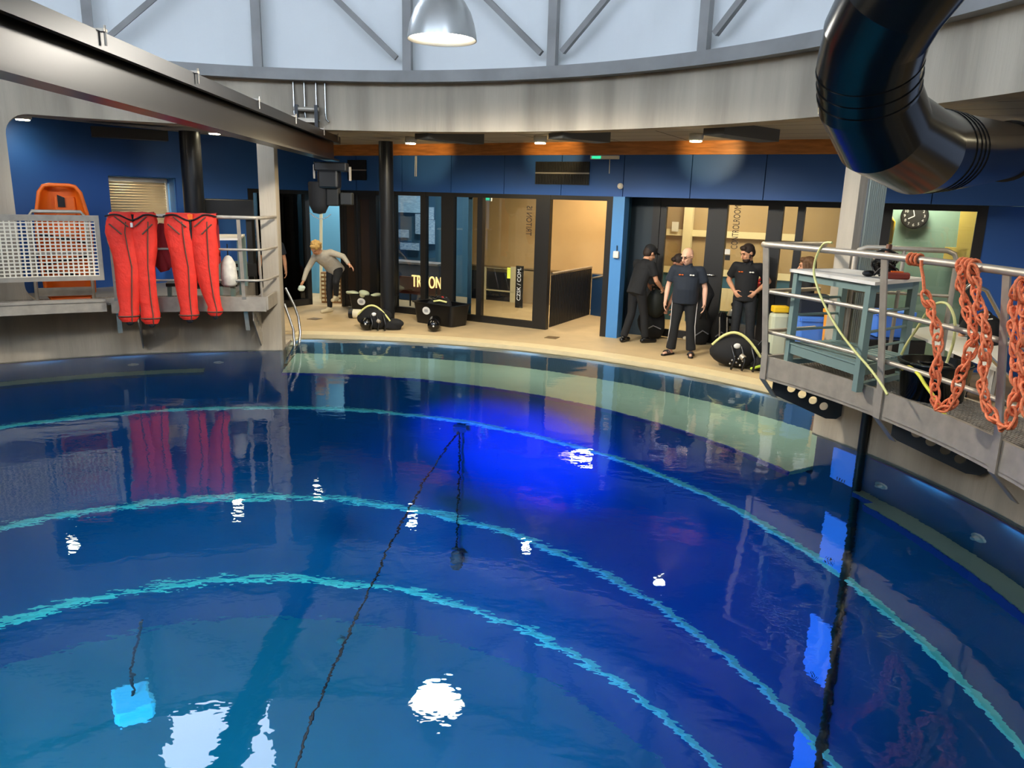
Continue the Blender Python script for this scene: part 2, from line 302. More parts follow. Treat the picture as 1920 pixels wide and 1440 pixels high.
# window glazing helper: frames and panes as structure
dn=[0]
def frames(segs,name,m=M['frame']):
    mb=MB()
    for p,q,w_,h_ in segs: mb.bar(p,q,w_,h_)
    return struct(name,mb,m)
def mull(mb,x0,x1,d,z0=0,z1=2.53,t=.12):
    c=P((x0+x1)/2,d,(z0+z1)/2); wd=(P(x1)-P(x0)).length; mb.ob(c,U*wd/2,N*t/2,Vector((0,0,(z1-z0)/2)))
def hbar(mb,x0,x1,z0,z1,d,t=.1):
    mb.bar(P(x0,d,(z0+z1)/2),P(x1,d,(z0+z1)/2),t,z1-z0)
def glass(name,x0,x1,z0,z1,d):
    mb=MB(); mb.bar(P(x0,d,(z0+z1)/2),P(x1,d,(z0+z1)/2),.012,z1-z0); return tag(mb.build(name,GLASS),kind='structure')
fm=MB()
for x0,x1 in((-.92,-.84),(-.16,-.04),(.3,.4),(.97,1.08),(1.42,1.68),(2.17,2.27),(3.3,3.56),(4.55,4.68)): mull(fm,x0,x1,.06)
hbar(fm,-1.5,4.68,2.45,2.53,.06); hbar(fm,-.0,3.3,0,.13,.06); struct('window_frame_back',fm,M['frame'])
wi=7
for x0,x1 in((-.04,.3),(.4,.97),(1.08,1.42),(1.68,2.17),(2.27,3.3)): glass('window_%d'%wi,x0,x1,.13,2.45,.06); wi+=1
# folded dark door leaves left of the column
for k,(x0,x1) in enumerate(((-.84,-.52),(-.5,-.16))):
    d_=MB(); mull(d_,x0,x0+.06,.05,.02,2.45,.06); mull(d_,x1-.06,x1,.05,.02,2.45,.06); hbar(d_,x0,x1,.02,.14,.05,.06); hbar(d_,x0,x1,2.35,2.45,.05,.06)
    do=struct('door_%d'%(k+1),d_,M['frame']); g=MB(); mull(g,x0+.06,x1-.06,.05,.14,2.35,.02); g.build('door_panel',mat('brown_smoked_panel','30261F',.25),do)
lg=MB(); lbar(lg,.18,.3,0,2.5,.05,.12); lbar(lg,1.66,1.78,0,2.5,.05,.12); lbar(lg,.2,1.7,0,.14,.05,.12); lbar(lg,.2,1.7,2.42,2.5,.05,.12); struct('window_frame_left',lg,M['frame'])
tag(lbar(MB(),.3,1.66,.14,2.42,.05,.012).build('window_%d'%wi,GLASS),kind='structure'); wi+=1
struct('wall_pillar_blue',MB().ob(P(4.775,.1,1.265),U*.11,N*.12,Vector((0,0,1.265))),M['lblue'])
struct('wall_alcove_side',MB().ob(P(4.87,.36,1.265),U*.05,N*.34,Vector((0,0,1.265))),mat('alcove_dark_blue','2C5468',.55,0,.15,2))
# control room front
cf=MB()
for x0,x1 in((5.42,5.54),(6.4,6.6),(7.2,7.42),(7.62,7.72),(8.74,8.87),(9.88,10.0)): mull(cf,x0,x1,CO)
hbar(cf,5.42,10.0,2.44,2.53,CO); hbar(cf,6.6,10,0,.1,CO); struct('window_frame_control',cf,M['frame'])
mbd=MB(); mull(mbd,4.92,5.42,CO); struct('wall_control_left',mbd,mat('door_side_panel_dark','1A2A33',.5))
for x0,x1 in((6.6,7.2),(7.42,7.62),(7.72,8.74),(8.87,9.88)): glass('window_%d'%wi,x0,x1,.1,2.44,CO); wi+=1
dd=MB(); mull(dd,5.54,5.64,CO,.02,2.44,.07); mull(dd,6.3,6.4,CO,.02,2.44,.07); hbar(dd,5.54,6.4,2.38,2.44,CO,.07); hbar(dd,5.54,6.4,.02,.16,CO,.07)
d3=struct('door_3',dd,M['frame']); g=MB(); mull(g,5.64,6.3,CO,.16,2.38,.012); g.build('door_glass',GLASS,d3)
hp=pt(1338,516,CO-.1); MB().cap(hp,hp-U*.13,.014,.014).cap(hp,hp+N*.06,.012,.012).lathe([(.001,0),(.03,0),(.03,.01),(.001,.01)],hp+Vector((0,0,-.005)),12).build('door_handle',M['stain'],d3)
rb=MB(); rb.bar(P(9.98,CO,1.265),P(13.5,CO,1.265),.1,2.53); struct('wall_right',rb,M['blue'])
struct('wall_right_upper',MB().bar(P(10.1,.1,3.0),P(13.5,.1,3.0),.1,.95),M['blue'])
# rooms behind the glass
D1=3.3
def wallseg(name,p,q,z0,z1,m,t=.08): 
    p=Vector((p[0],p[1],0)); q=Vector((q[0],q[1],0))
    return struct(name,MB().bar(Vector(p)+Vector((0,0,(z0+z1)/2)),Vector(q)+Vector((0,0,(z0+z1)/2)),t,z1-z0),m)
part0=P(1.99,.14); part1=pt(881,560,D1); part1.z=0
part2=P(5.38,CO+.08); part3=pt(1222,560,D1); part3.z=0
wallseg('wall_triton_back',P(-4.6,D1),part1,0,3.4,M['teal']); wallseg('wall_triton_side',part0,part1,0,3.4,M['teal'])
wallseg('wall_lobby_back',part1+Vector((.06,-.03,0)),part3,0,3.4,M['tanw']); wallseg('wall_lobby_side',part2,part3,0,3.4,M['tanw'])
wallseg('wall_entry_back',Vector((-2.6,14.2,0)),Vector((-.2,13.9,0)),0,3.4,mat('entry_wall_blue','5E9BB8',.6))
wallseg('wall_left_room',Q(3,1.6),Q(-1.5,1.6),0,3.4,M['teal'])
wallseg('wall_control_back',pt(1215,560,CO+2.4)*1,pt(1640,560,CO+2.4)*1,0,3.4,M['tanw']); wallseg('wall_clock',pt(1632,560,CO+1.1),P(12,CO+1.1),0,3.4,M['green'])
# ---------------------------------------------------------------- lamps
def pendant(loc,label,power):
    t=thing('pendant_lamp',label,'lamp',loc)
    MB().lathe([(.378,0),(.372,.05),(.35,.16),(.31,.28),(.25,.38),(.19,.43),(.185,.43),(.24,.37),(.3,.27),(.34,.16),(.36,.05),(.37,0),(.378,0)],loc,36).build('lamp_shade',mat('brushed_aluminium_shade','B9B8B4',.3,.75,.1,3),t)
    MB().lathe([(.001,.43),(.19,.43),(.15,.5),(.1,.53),(.1,.66),(.001,.66)],loc,24).build('lamp_housing',M['steel'],t)
    MB().lathe([(.001,.07),(.34,.05),(.34,.045),(.001,.045)],loc,36).build('lamp_diffuser',M['lampw'],t)
    MB().cone(Vector(loc)+Vector((0,0,.66)),(loc[0],loc[1],8.6),.012,.012,8).build('suspension_cable',M['blk'],t)
    light('SPOT',Vector(loc)+Vector((0,0,.03)),power,(1,.94,.84),.3,Vector(loc)-Vector((0,0,3)),171,name='pendant_light',blend=.35)
PL=Vector((2.05,3.92,4.08))
pendant(PL,'large silver bell-shaped pendant lamp shining above the pool',1150)
pendant(Vector((-5.2,-3.6,4.4)),'added silver bell pendant lamp, unseen, over the near left of the pool',900)  # unseen pendant added to light the near side of the hall
pendant(Vector((4.4,-5.9,4.4)),'added silver bell pendant lamp, unseen, behind the viewer at the right',1100)  # also added out of view for more hall light
def downlight(px,py,bx,by,ex,ey,label,col=(1,.84,.55),pw=75):
    p=atz(px,py,3.3); t=thing('box_downlight',label,'lamp',p,0,'box lamps under the tiled ceiling')
    f=atz(bx,by,3.24); e=atz(ex,ey,3.24); d=(e-f); d.z=0; L=max(.6,min(1.5,d.length)); d.normalize(); f.z=3.38
    MB().bar(f,f+d*L,.32,.16).build('lamp_box',mat('lamp_box_grey','5A5A56',.5,.2),t)
    MB().lathe([(.001,.0),(.085,0),(.1,.03),(.1,.1),(.001,.1)],p-Vector((0,0,.03)),20).build('lamp_cup',M['white'],t)
    MB().lathe([(.001,-.012),(.08,-.012),(.08,0),(.001,0)],p-Vector((0,0,.03)),20).build('lamp_lens',M['spotw'],t)
    light('SPOT',p-Vector((0,0,.06)),pw,col,.08,p-Vector((0,0,3)),177,name='downlight_light',blend=.25)
    bt=pt(px+28,284,-.05); bt.z=3.28; light('SPOT',p-Vector((0,0,.11)),pw*2.2,(1,.7,.3),.03,bt,30,name='wall_wash_light',blend=.8)
downlight(770,265,790,268,895,278,'grey box lamp under the ceiling beside the black pool-side column')
downlight(1013,264,1041,268,1130,276,'grey box lamp under the ceiling above the dark wall vent')
downlight(1305,260,1337,262,1440,275,'grey box lamp under the ceiling above the bald man')
def backlamp(p,label,pw=70):
    t=thing('recessed_lamp',label,'lamp',p,0,'recessed lamps'); MB().lathe([(.001,0),(.1,0),(.12,.02),(.12,.07),(.001,.07)],p,18).build('lamp_rim',M['white'],t); MB().lathe([(.001,-.01),(.09,-.01),(.09,0),(.001,0)],p,18).build('lamp_lens',M['spotw'],t)
    light('SPOT',Vector(p)-Vector((0,0,.04)),pw,(1,.84,.55),.08,Vector(p)-Vector((0,0,3)),150,name='recessed_light',blend=.8)
backlamp(Vector((-1.0,9.6,3.38)),'round recessed ceiling lamp above the bending blond person'); backlamp(Vector((-2.3,8.6,3.38)),'round recessed ceiling lamp over the left gallery table',45)
backlamp(Vector((7.6,4.6,3.38)),'round recessed ceiling lamp behind the right concrete column'); backlamp(Vector((-4.5,6.9,3.38)),'round recessed ceiling lamp above the orange stretcher',14); backlamp(Vector((8.1,1.2,3.38)),'round recessed ceiling lamp over the right gallery')
def panel(c,sx,label,power,col,sz=.6):
    t=thing('ceiling_panel_light',label,'lamp',c,R_(-28)); MB().box((c[0],c[1],c[2]+.03),sx,sz,.06,R_(-28)).build('panel_housing',M['white'],t); MB().box((c[0],c[1],c[2]-.004),sx-.06,sz-.06,.008,R_(-28)).build('panel_diffuser',M['warm'],t)
    light('AREA',Vector(c)-Vector((0,0,.03)),power,col,.6,Vector(c)-Vector((0,0,2)),name='panel_light')
def inside(x,d,z=3.2): v=P(x,d,z); return (v.x,v.y,v.z)
panel(inside(2.9,1.2),1.2,'ceiling panel light in the stair lobby, nearer the pool',42,(1,.83,.58)); panel(inside(4.6,2.2),1.2,'ceiling panel light in the stair lobby, by the far wall',40,(1,.83,.58))
panel(inside(6.6,CO+1.3),1.2,'ceiling panel light in the control room above the glass door',36,(1,.86,.58)); panel(inside(7.7,CO+1.0),1.0,'ceiling panel light in the control room near the column',32,(1,.86,.58))
panel(inside(9.4,CO+.6),1.0,'ceiling panel light in the room with the wall clock',60,(1,.9,.68),.4); panel(inside(.9,1.6),1.0,'ceiling panel light in the room with the lit sign',45,(.9,.95,1))
panel((-1.4,13.3,3.2),.8,'ceiling panel light in the entry beyond the open door',30,(.95,.95,.9)); 
v_=Q(1.2,.8,3.2); panel((v_.x,v_.y,v_.z),.8,'added ceiling panel light in the glazed bay left of the open door',30,(.8,.92,1))  # lamp added to lift the dark bay
# underwater lamps: blue glow lamps, then added panel and fill lamps
def poolamp(loc,aim,label,power,col,spot=None,r=.12,bl=.5,size=.2):
    t=thing('underwater_lamp',label,'lamp',loc); d=(Vector(aim)-Vector(loc)).normalized(); l=Vector(loc)
    MB().cone(l-d*.14,l-d*.01,r*.8,r,16).build('lamp_body',M['stain'],t); MB().cone(l-d*.012,l-d*.006,r*.9,r*.9,16).build('lamp_lens',M['uwl'],t)
    light('SPOT' if spot else 'POINT',l+d*.03,power,col,size,aim if spot else None,spot,name='underwater_light',blend=bl)
poolamp(pol(6.9,236,-2.2),pol(7.1,65,-4.0),'blue underwater spot lamp on the near tank wall aimed across the pool',15000,(.003,.025,1),17,.12,1)
poolamp(pol(6.9,226,-3.4),pol(7.1,52,-6.5),'wide blue underwater spot lamp on the near tank wall',2600,(.003,.06,1),44,.12,1)
poolamp(pol(6.9,203,-1.8),pol(7.1,23.6,-3.6),'added underwater spot lamp on the left tank wall to brighten the depth panels',350,(.15,.4,1),15)  # unseen lamp added to light the panels
poolamp(pol(6.4,250,-1.6),pol(2.5,110,-9.8),'added underwater fill lamp on the near tank wall aimed at the floor',3600,(.07,.75,.95),62,.3,.8,.6)  # this and the next three floods are unseen, added as fill
poolamp(pol(6.4,262,-2.6),pol(1.5,80,-9.8),'second added underwater fill lamp on the near tank wall, lower than the first',230,(.12,.75,1),130,.45,.5,.9)
poolamp(pol(6.4,170,-1.6),pol(3,80,-8),'added underwater fill lamp on the left tank wall',90,(.2,.85,1),140)
poolamp(pol(6.6,340,-1.8),pol(6,60,-5),'added underwater fill lamp on the right tank wall',45,(.15,.7,1),140)
ls=thing('added_light_strip','added underwater light strip under the cream pool coping, lighting the shelf','lamp',pol(8.27,62,-.13)); MB().arc(8.22,8.275,-.15,-.11,28,96,50).build('strip_body',M['white'],ls)  # strip added so the underwater shelf is lit
for a in range(32,96,9):
    l=light('AREA',pol(8.2,a,-.16),(5 if a<60 else 4.5),(.92,.97,.85),.5,pol(7.7,a,-1.4),name='strip_fill_light'); l.data.shape='RECTANGLE'; l.data.size_y=.06
for a0,a1,lb_ in((-45,21,'added underwater light strip on the right tank wall just below the waterline'),(100,140,'added underwater light strip on the left tank wall just below the waterline')):  # wall strips added to light the side ledges
    ls=thing('added_light_strip',lb_,'lamp',pol(7.14,(a0+a1)/2,-.18)); MB().arc(7.14,7.165,-.2,-.17,a0,a1,24).build('strip_body',M['shelfb'],ls)
    for a in range(int(a0)+6,int(a1),9):
        l=light('AREA',pol(7.1,a,-.22),(.48 if a0<0 else .45),(.8,.9,1),.5,pol(7.02,a,-1.4),name='strip_fill_light'); l.data.shape='RECTANGLE'; l.data.size_y=.05
# ---------------------------------------------------------------- crane beam, hanger, hoist
ZT,ZB=3.36,2.97
a_=atz(0,3,ZT); b_=atz(633,257,ZT); a2=atz(0,115,ZB); b2=atz(633,302,ZB)
bd=((b_-a_).normalized()+(b2-a2).normalized()); bd.z=0; bd.normalize(); sd=Vector((bd.y,-bd.x,0))   # sd points right
o_=(b_+b2)/2; o_.z=0
l0=atz(167,190,ZB); wfl=max(.12,min(.4,abs((o_-l0).dot(sd))))
e0=o_+bd*.15; s0=o_-bd*16.2
ib=thing('crane_beam','dark painted steel crane beam running from top left to the concrete ring','beam',e0+Vector((0,0,ZB)))
cx_=-sd*wfl/2
def bb(z0,z1,w_): return MB().bar(s0+cx_+Vector((0,0,(z0+z1)/2)),e0+cx_+Vector((0,0,(z0+z1)/2)),w_,z1-z0)
bb(ZB,ZB+.028,wfl).build('bottom_flange',M['beamp'],ib); bb(ZB+.028,ZT-.03,.02).build('web',M['beamp'],ib); bb(ZT-.03,ZT,wfl).build('top_flange',M['beamp'],ib)
MB().bar(s0+Vector((0,0,ZT-.05)),e0+Vector((0,0,ZT-.05)),.05,.11).build('cable_track',M['blk'],ib)
for px,py in((130,52),(328,132),(442,184),(524,216),(580,240),(612,252)):
    p=atz(px,py,ZT+.02); p=o_+bd*((p-o_).dot(bd)); p.z=ZT+.012
    MB().bar(p-sd*.12,p+sd*.05,.05,.018).cone(p+sd*.045+Vector((0,0,.03)),p+sd*.045-Vector((0,0,.09)),.008,.008,6).build('cable_clip',M['steel'],ib)
hg=thing('beam_hanger','black clamp hanger with steel U rods holding the crane beam to the ring','hanger',pol(7.12,92.3,3.4))
hr=MB()
for a in(94.0,92.7,91.3,90.2): hr.tube([pol(7.13,a,4.06),pol(7.13,a,3.62),pol(7.10,a-.15,3.52),pol(7.08,a-.5,3.48)],.016,6)
hr.build('u_rod',M['stain'],hg)
hp_=MB(); 
for a in(93.6,91.2): MB().bar(pol(7.08,a,3.72),pol(7.08,a,3.3),.05,.09,pol(1,a,0)).build('clamp_plate',M['blk'],hg)
pass; MB().cone(pol(7.08,93.9,3.66),pol(7.08,90.9,3.66),.035,.035,10).bar(pol(7.08,93.4,3.5),pol(7.08,91.4,3.5),.1,.06).bar(pol(7.08,93.4,3.38),pol(7.08,91.4,3.38),.1,.05).build('clamp_pin',M['steel'],hg)
hc=o_+cx_-bd*.35; hc.z=0
ho=thing('chain_hoist','black electric chain hoist with chain bag hanging under the end of the crane beam','hoist',hc+Vector((0,0,2.3)))
def hb(x,z,sx,sy,sz): return MB().ob(hc+sd*x+Vector((0,0,z)),sd*sx/2,bd*sy/2,Vector((0,0,sz/2)))
hb(.06,2.86,.52,.3,.14).build('trolley',M['blk'],ho,.02); hb(.02,2.66,.34,.34,.3).build('hoist_body',M['blk'],ho,.04); hb(.08,2.42,.2,.22,.36).build('gear_housing',mat('hoist_grey_black','0B0C0A',.7),ho,.02)
hb(.3,2.36,.2,.2,.2).build('motor_fin',mat('hoist_fin','131411',.6),ho,.02)
MB().lathe([(.001,0),(.1,.02),(.16,.14),(.17,.5),(.15,.52),(.001,.5)],hc-sd*.16+Vector((0,0,2.1)),16).build('chain_bag',M['blk2'],ho)
for x,z in((-.22,2.78),(.36,2.76)): hb(x,z,.03,.06,.22).build('side_plate',M['steel'],ho)
cb=MB(); cb.tube([hc+sd*(-.32+.07*i)+Vector((0,0,2.12-.1*math.sin(i*.6))) for i in range(6)],.008,6); cb.build('loose_chain',M['stain'],ho)
# ---------------------------------------------------------------- black duct
dp=[]; DD=.25
for px,py,t in((1790,-130,4.35),(1735,-75,4.3),(1677,0,4.35),(1645,58,4.45),(1630,115,4.55),(1628,180,4.68),(1655,244,4.85),(1722,283,5.25),(1800,286,6.4),(1890,284,8.9)): dp.append(EYE+ray(px,py)*t)
dk=thing('ventilation_duct','large glossy black round duct bending down in front of the concrete ring','duct',dp[5])
dm=M['gloss']
for i in range(len(dp)-1):
    pass
def mitre(pts,r,n=64):
    mb=MB(); k=len(pts); a,b=None,None
    for i,p in enumerate(pts):
        d0=(pts[i]-pts[i-1]).normalized() if i else None; d1=(pts[i+1]-pts[i]).normalized() if i<k-1 else None
        dirn=(d1 if d1 is not None else d0)
        if a is None: a,b=frame_of(d1)
        src=d0 if d0 is not None else d1; pl=((d0 or d1)+(d1 or d0)).normalized()
        ring=[]
        a=(a-src*a.dot(src)).normalized(); b=src.cross(a)
        for j in range(n):
            t=2*PI*j/n; v=a*math.cos(t)*r+b*math.sin(t)*r; v=v-src*(v.dot(pl)/src.dot(pl)); ring.append(p+v)
        mb.v+=ring
        if i:
            o=(i-1)*n
            for j in range(n): mb.f.append((o+j,o+(j+1)%n,o+n+(j+1)%n,o+n+j)); mb.sm.append(True)
    return mb
db=mitre(dp,DD).build('duct_body',dm,dk)
db.data.set_sharp_from_angle(angle=R_(8)) if hasattr(db.data,'set_sharp_from_angle') else None
def collar(p,d,name,w=.035,r=DD+.012):
    MB().cone(p-d*w/2,p+d*w/2,r,r,36).build(name,dm,dk)
for i,f in((4,.1),(4,.45),(4,.8)):
    d=(dp[i+1]-dp[i]).normalized(); collar(dp[i]+(dp[i+1]-dp[i])*f,d,'duct_collar',.02,DD+.006)
for f in(.05,.14,.22,.3): d=(dp[8]-dp[7]).normalized(); collar(dp[7]+(dp[8]-dp[7])*(f*1.4+.2),d,'duct_collar',.02,DD+.006)
d=(dp[9]-dp[8]).normalized(); collar(dp[9]-d*.08,d,'duct_flange',.05,DD+.03); MB().cone(dp[9],dp[9]+d*1.6,DD,DD,30).build('duct_outlet',dm,dk)
# ---------------------------------------------------------------- columns
def column(px0,px1,py,z,label,r,base):
    p=atcyl((px0+px1)/2,py,r); t=thing('steel_column',label,'column',(p.x,p.y,base)); w_=(px1-px0)/F*(p-EYE).length/2
    MB().cone((p.x,p.y,base+.001),(p.x,p.y,3.4),w_,w_,32).build('column_shaft',mat('column_black','1D1E20',.35,.2),t); MB().box((p.x,p.y,base+.012),w_*2.9,w_*2.9,.02).build('base_plate',mat('column_black','1D1E20',.35,.2),t); return p
column(710.7,736,264,3.4,'round black steel column on the beige pool deck',9.56,0); column(349,382,400,2.0,'round black steel column in the left gallery beside the blinded window',8.95,.75)
# right concrete column with conduits
struct('wall_column_right',MB().arc(RT,7.56,.72,3.38,26.0,27.6,3),M['conc'])
cdn=thing('cable_trunking','grey ribbed vertical cable trunking on the right concrete column','trunking',pol(7.4,25.9,.73))
k=MB()
for i in range(9): k.cone(pol(7.30+.029*i,25.82,.73),pol(7.30+.029*i,25.82,3.37),.014,.014,8)
k.build('conduits',mat('conduit_grey_green','A9AFA0',.4,.4),cdn); MB().arc(7.28,7.55,.73,3.37,25.88,25.97,1).build('back_tray',M['grey'],cdn)
bp_=thing('black_pipe','black vertical pipe on the tank wall beside the blue depth panels','pipe',pol(7.12,21.8,.6)); MB().cone(pol(7.12,21.8,.66),pol(7.12,21.4,-9.6),.045,.045,10).build('pipe_run',M['blk'],bp_)
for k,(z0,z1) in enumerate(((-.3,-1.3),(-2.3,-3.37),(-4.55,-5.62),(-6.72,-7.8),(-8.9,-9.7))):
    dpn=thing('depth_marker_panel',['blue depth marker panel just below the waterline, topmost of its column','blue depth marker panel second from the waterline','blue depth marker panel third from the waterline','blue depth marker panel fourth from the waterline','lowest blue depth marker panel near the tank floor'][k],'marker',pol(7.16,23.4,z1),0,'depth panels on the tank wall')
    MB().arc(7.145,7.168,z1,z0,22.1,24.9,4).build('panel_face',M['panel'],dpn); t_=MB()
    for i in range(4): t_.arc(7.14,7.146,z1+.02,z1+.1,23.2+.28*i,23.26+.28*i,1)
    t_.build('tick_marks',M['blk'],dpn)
# ---------------------------------------------------------------- platforms and railings
def plate(name,outline,holes,origin,xd,yd,th,m,parent):
    cu=bpy.data.curves.new(name,'CURVE'); cu.dimensions='2D'; cu.fill_mode='BOTH'; cu.extrude=th/2
    def spl(pts):
        s=cu.splines.new('POLY'); s.points.add(len(pts)-1); s.use_cyclic_u=True
        for i,(x,y) in enumerate(pts): s.points[i].co=(x,y,0,1)
    spl(outline)
    for cx,cy,r in holes: spl([(cx+r*math.cos(2*PI*i/18),cy+r*math.sin(2*PI*i/18)) for i in range(18)])
    t=bpy.data.objects.new(name,cu); C.objects.link(t); bpy.context.view_layer.update()
    me=bpy.data.meshes.new_from_object(t.evaluated_get(bpy.context.evaluated_depsgraph_get())); bpy.data.objects.remove(t)
    x=Vector(xd).normalized();y=Vector(yd).normalized();z=x.cross(y); mb=MB()
    mb.add([Vector(origin)+x*v.co.x+y*v.co.y+z*v.co.z for v in me.vertices],[tuple(p.vertices) for p in me.polygons]); return mb.build(name,m,parent)
def arcpts(r,a0,a1,z,n=24): return [pol(r,a0+(a1-a0)*i/n,z) for i in range(n+1)]
def bracket(a,name,parent,r0,z0,m):
    x=pol(1,a,0); return plate(name,[(0,.0),(r0[1]-r0[0],0),(r0[1]-r0[0],z0[1]),(r0[1]-r0[0]-.1,z0[1]-.03),(.06,z0[0]),(0,z0[0]+.06)],[(.16+.115*i,-.085-.072*i,.042) for i in range(5)]+[(.5,-.1,.042)],pol(r0[0],a,.66),x,(0,0,1),.014,m,parent)
dsteel=mat('dark_bracket_steel','3A3A3C',.5,.3)
# right platform
A0=28.3; A1=-52
pf=thing('gallery_platform','grey steel grating platform with perforated brackets cantilevered from the right tank wall','platform',pol(6.7,10,.7))
MB().arc(6.36,6.39,.64,.87,A1,A0,50).build('fascia',M['steel'],pf); MB().arc(6.36,6.44,.62,.65,A1,A0,50).build('fascia_lip',M['steel'],pf)
MB().arc(6.38,RT-.005,.70,.87,A0-.35,A0,1).build('end_plate',M['steel'],pf)
gr=MB()
for i in range(22): gr.arc(6.40+.036*i,6.406+.036*i,.775,.80,A1,A0-.4,60)
a=A1
while a<A0-.4: gr.bar(pol(6.4,a,.788),pol(7.16,a,.788),.005,.024); a+=.33
gr.build('grating',M['steel'],pf)
def bracket2(p0,p1):
    p0=Vector((p0.x,p0.y,.655)); q=Vector((p1.x,p1.y,.655)); L=(q-p0).length; zb=p1.z-.655
    plate('bracket',[(0,0),(L,0),(L,zb+.04),(L-.05,zb),(L-.16,zb),(.05,-.23),(0,-.19)],[(.2+.12*i,-.14-.06*i,.045) for i in range(int((L-.3)/.12)+1)]+[(L-.2,-.09,.043)],p0,q-p0,(0,0,1),.014,dsteel,pf)
bracket2(pol(6.5,27.9,0),atcyl(1576,786,7.14)); bracket2(pol(6.5,13.7,0),atcyl(1850,893,7.14))
for a in(-15,-30): bracket(a,'bracket',pf,(6.5,7.16),(-.2,-.6),dsteel)
for a in(27.2,13.4,-.9): MB().arc(6.42,7.15,.68,.74,a,a+.3,1).build('cross_beam',M['steel'],pf)
rl=thing('gallery_railing','grey tubular railing with flat bar posts around the right platform','railing',pol(6.4,10,.7))
def rail(z,r,rad,parent,nm):
    MB().tube([pol(7.12,A0+.1,z)]+[pol(r,A0+.1,z)]+arcpts(r,A0-.3,A1,z,40),rad,10).build(nm,M['steel'],parent)
rail(2.04,6.2,.03,rl,'top_rail'); rail(1.56,6.28,.021,rl,'middle_rail'); rail(1.13,6.36,.021,rl,'lower_rail')
for a in(28,14,1.5,-11,-24,-38):
    p=pol(6.2,a,2.02);q=pol(6.345,a,.9);s=pol(6.35,a,.62);e=pol(6.56,a,.4); x=pol(1,a+90,0)
    mb=MB(); mb.ob((p+q)/2,(q-p)/2,x*.038,pol(.007,a,0)); mb.ob((q+s)/2,(s-q)/2,x*.04,pol(.007,a,0)); mb.ob((s+e)/2,(e-s)/2,x*.038,pol(.007,a,0)); mb.build('post',M['steel'],rl)
# guard rail beyond the table and stair rail
g2=thing('stair_guard_rail','grey tubular guard rail behind the right platform beside the concrete column','railing',(7.0,3.0,.7))
c0=atz(1606,463,2.04); c1=atz(1797,471,2.04); d=(c1-c0).normalized()
dn_=Vector((0,0,-1))
MB().tube([c0+dn_*1.2,c0+dn_*.1,c0+d*.03+dn_*.03,c0+d*.1,c1-d*.1,c1-d*.03+dn_*.03,c1+dn_*.1,c1+dn_*1.9],.026,10).build('bent_rail',M['steel'],g2)
MB().cone(c0+d*.45,c0+d*.45+dn_*1.2,.02,.02,8).build('post',M['steel'],g2); MB().tube([c0+dn_*.45,c1+dn_*.45],.016,8).build('middle_rail',M['steel'],g2)
h0=atcyl(1800,548,7.9);h1=atcyl(1822,531,8.0);h2=atcyl(1850,545,8.15);h3=atcyl(1915,668,8.8)
hr=thing('stair_handrail','bright steel stair handrail sloping down at the far right','railing',(h3.x,h3.y,.9)); MB().tube([h0,h1,h2,h3],.022,8).build('handrail_tube',M['stain'],hr)
q0=atcyl(1828,640,7.9);q1=atcyl(1905,720,8.7); MB().tube([q0,q1,q1+Vector((.5,-.5,-.4))],.02,8).build('lower_tube',M['stain'],hr)
# left platform
L0,L1=97.3,116.2
pl=thing('gallery_platform','narrow grey steel platform on the left tank wall under the red trousers','platform',pol(6.7,106,.7))
MB().arc(6.40,6.43,.68,.90,L0,L1,16).build('fascia',M['steel'],pl); MB().arc(6.42,RT,.70,.90,L0-.25,L0,1).build('end_plate',M['steel'],pl)
gr=MB()
for i in range(18): gr.arc(6.44+.04*i,6.446+.04*i,.80,.83,L0,142,30)
a=L0
while a<142: gr.bar(pol(6.44,a,.815),pol(7.16,a,.815),.006,.026); a+=.5
gr.build('grating',M['steel'],pl)
for a in(99.2,113.3): bracket(a,'bracket',pl,(6.5,7.16),(-.2,-.6),M['steel'])
MB().arc(6.33,6.37,.72,.88,L1+.5,142,22).arc(6.31,6.42,.86,.90,L1+.5,142,22).build('gate_sill',M['steel'],pl)
tl=thing('gallery_railing','grey tubular railing on the left platform with red trousers hung over it','railing',pol(6.4,106,.7))
for z,r,rad,nm in((2.06,6.27,.027,'top_rail'),(1.60,6.30,.018,'middle_rail'),(1.15,6.33,.018,'lower_rail')):
    MB().tube(arcpts(r,L1-.7,L0+1.0,z,14)+[pol(r+.06,L0+.2,z),pol(r+.2,L0-.25,z),pol(7.1,L0-.55,z)],rad,10).build(nm,M['steel'],tl)
for a in(115.5,100.1):
    p=pol(6.27,a,2.03);q=pol(6.39,a,.9);e=pol(6.6,a,.36); x=pol(1,a+90,0); mb=MB(); mb.ob((p+q)/2,(q-p)/2,x*.025,pol(.007,a,0)); mb.ob((q+e)/2,(e-q)/2,x*.03,pol(.007,a,0)); mb.build('post',M['steel'],tl)
MB().cone(pol(6.3,L0+.5,2.05),pol(6.42,L0+.5,.86),.02,.02,8).build('post',M['steel'],tl)
gp=thing('mesh_gate','square-hole white mesh gate panel in a grey frame at the left edge','gate',pol(6.3,122,1.2))
GA,GB=117.0,137; fr=MB().arc(6.27,6.31,1.97,2.05,GA,GB,14).arc(6.27,6.31,1.17,1.23,GA,GB,14)
fr.build('gate_frame',M['steel'],gp); MB().arc(6.265,6.315,1.17,2.05,GA-.4,GA+.1,1).build('gate_stile',M['steel'],gp)
ms=MB(); a=GA
while a<GB: ms.arc(6.285,6.293,1.2,2.0,a,a+.17,1); a+=.56
z=1.225
while z<1.99: ms.arc(6.284,6.294,z,z+.016,GA,GB,14); z+=.0475
ms.build('mesh_infill',mat('mesh_off_white','F0E6CE',.5,0),gp)
ch=thing('gate_chain','thin steel chain hanging between the mesh gate and the left railing','chain',pol(6.28,116,1.4))
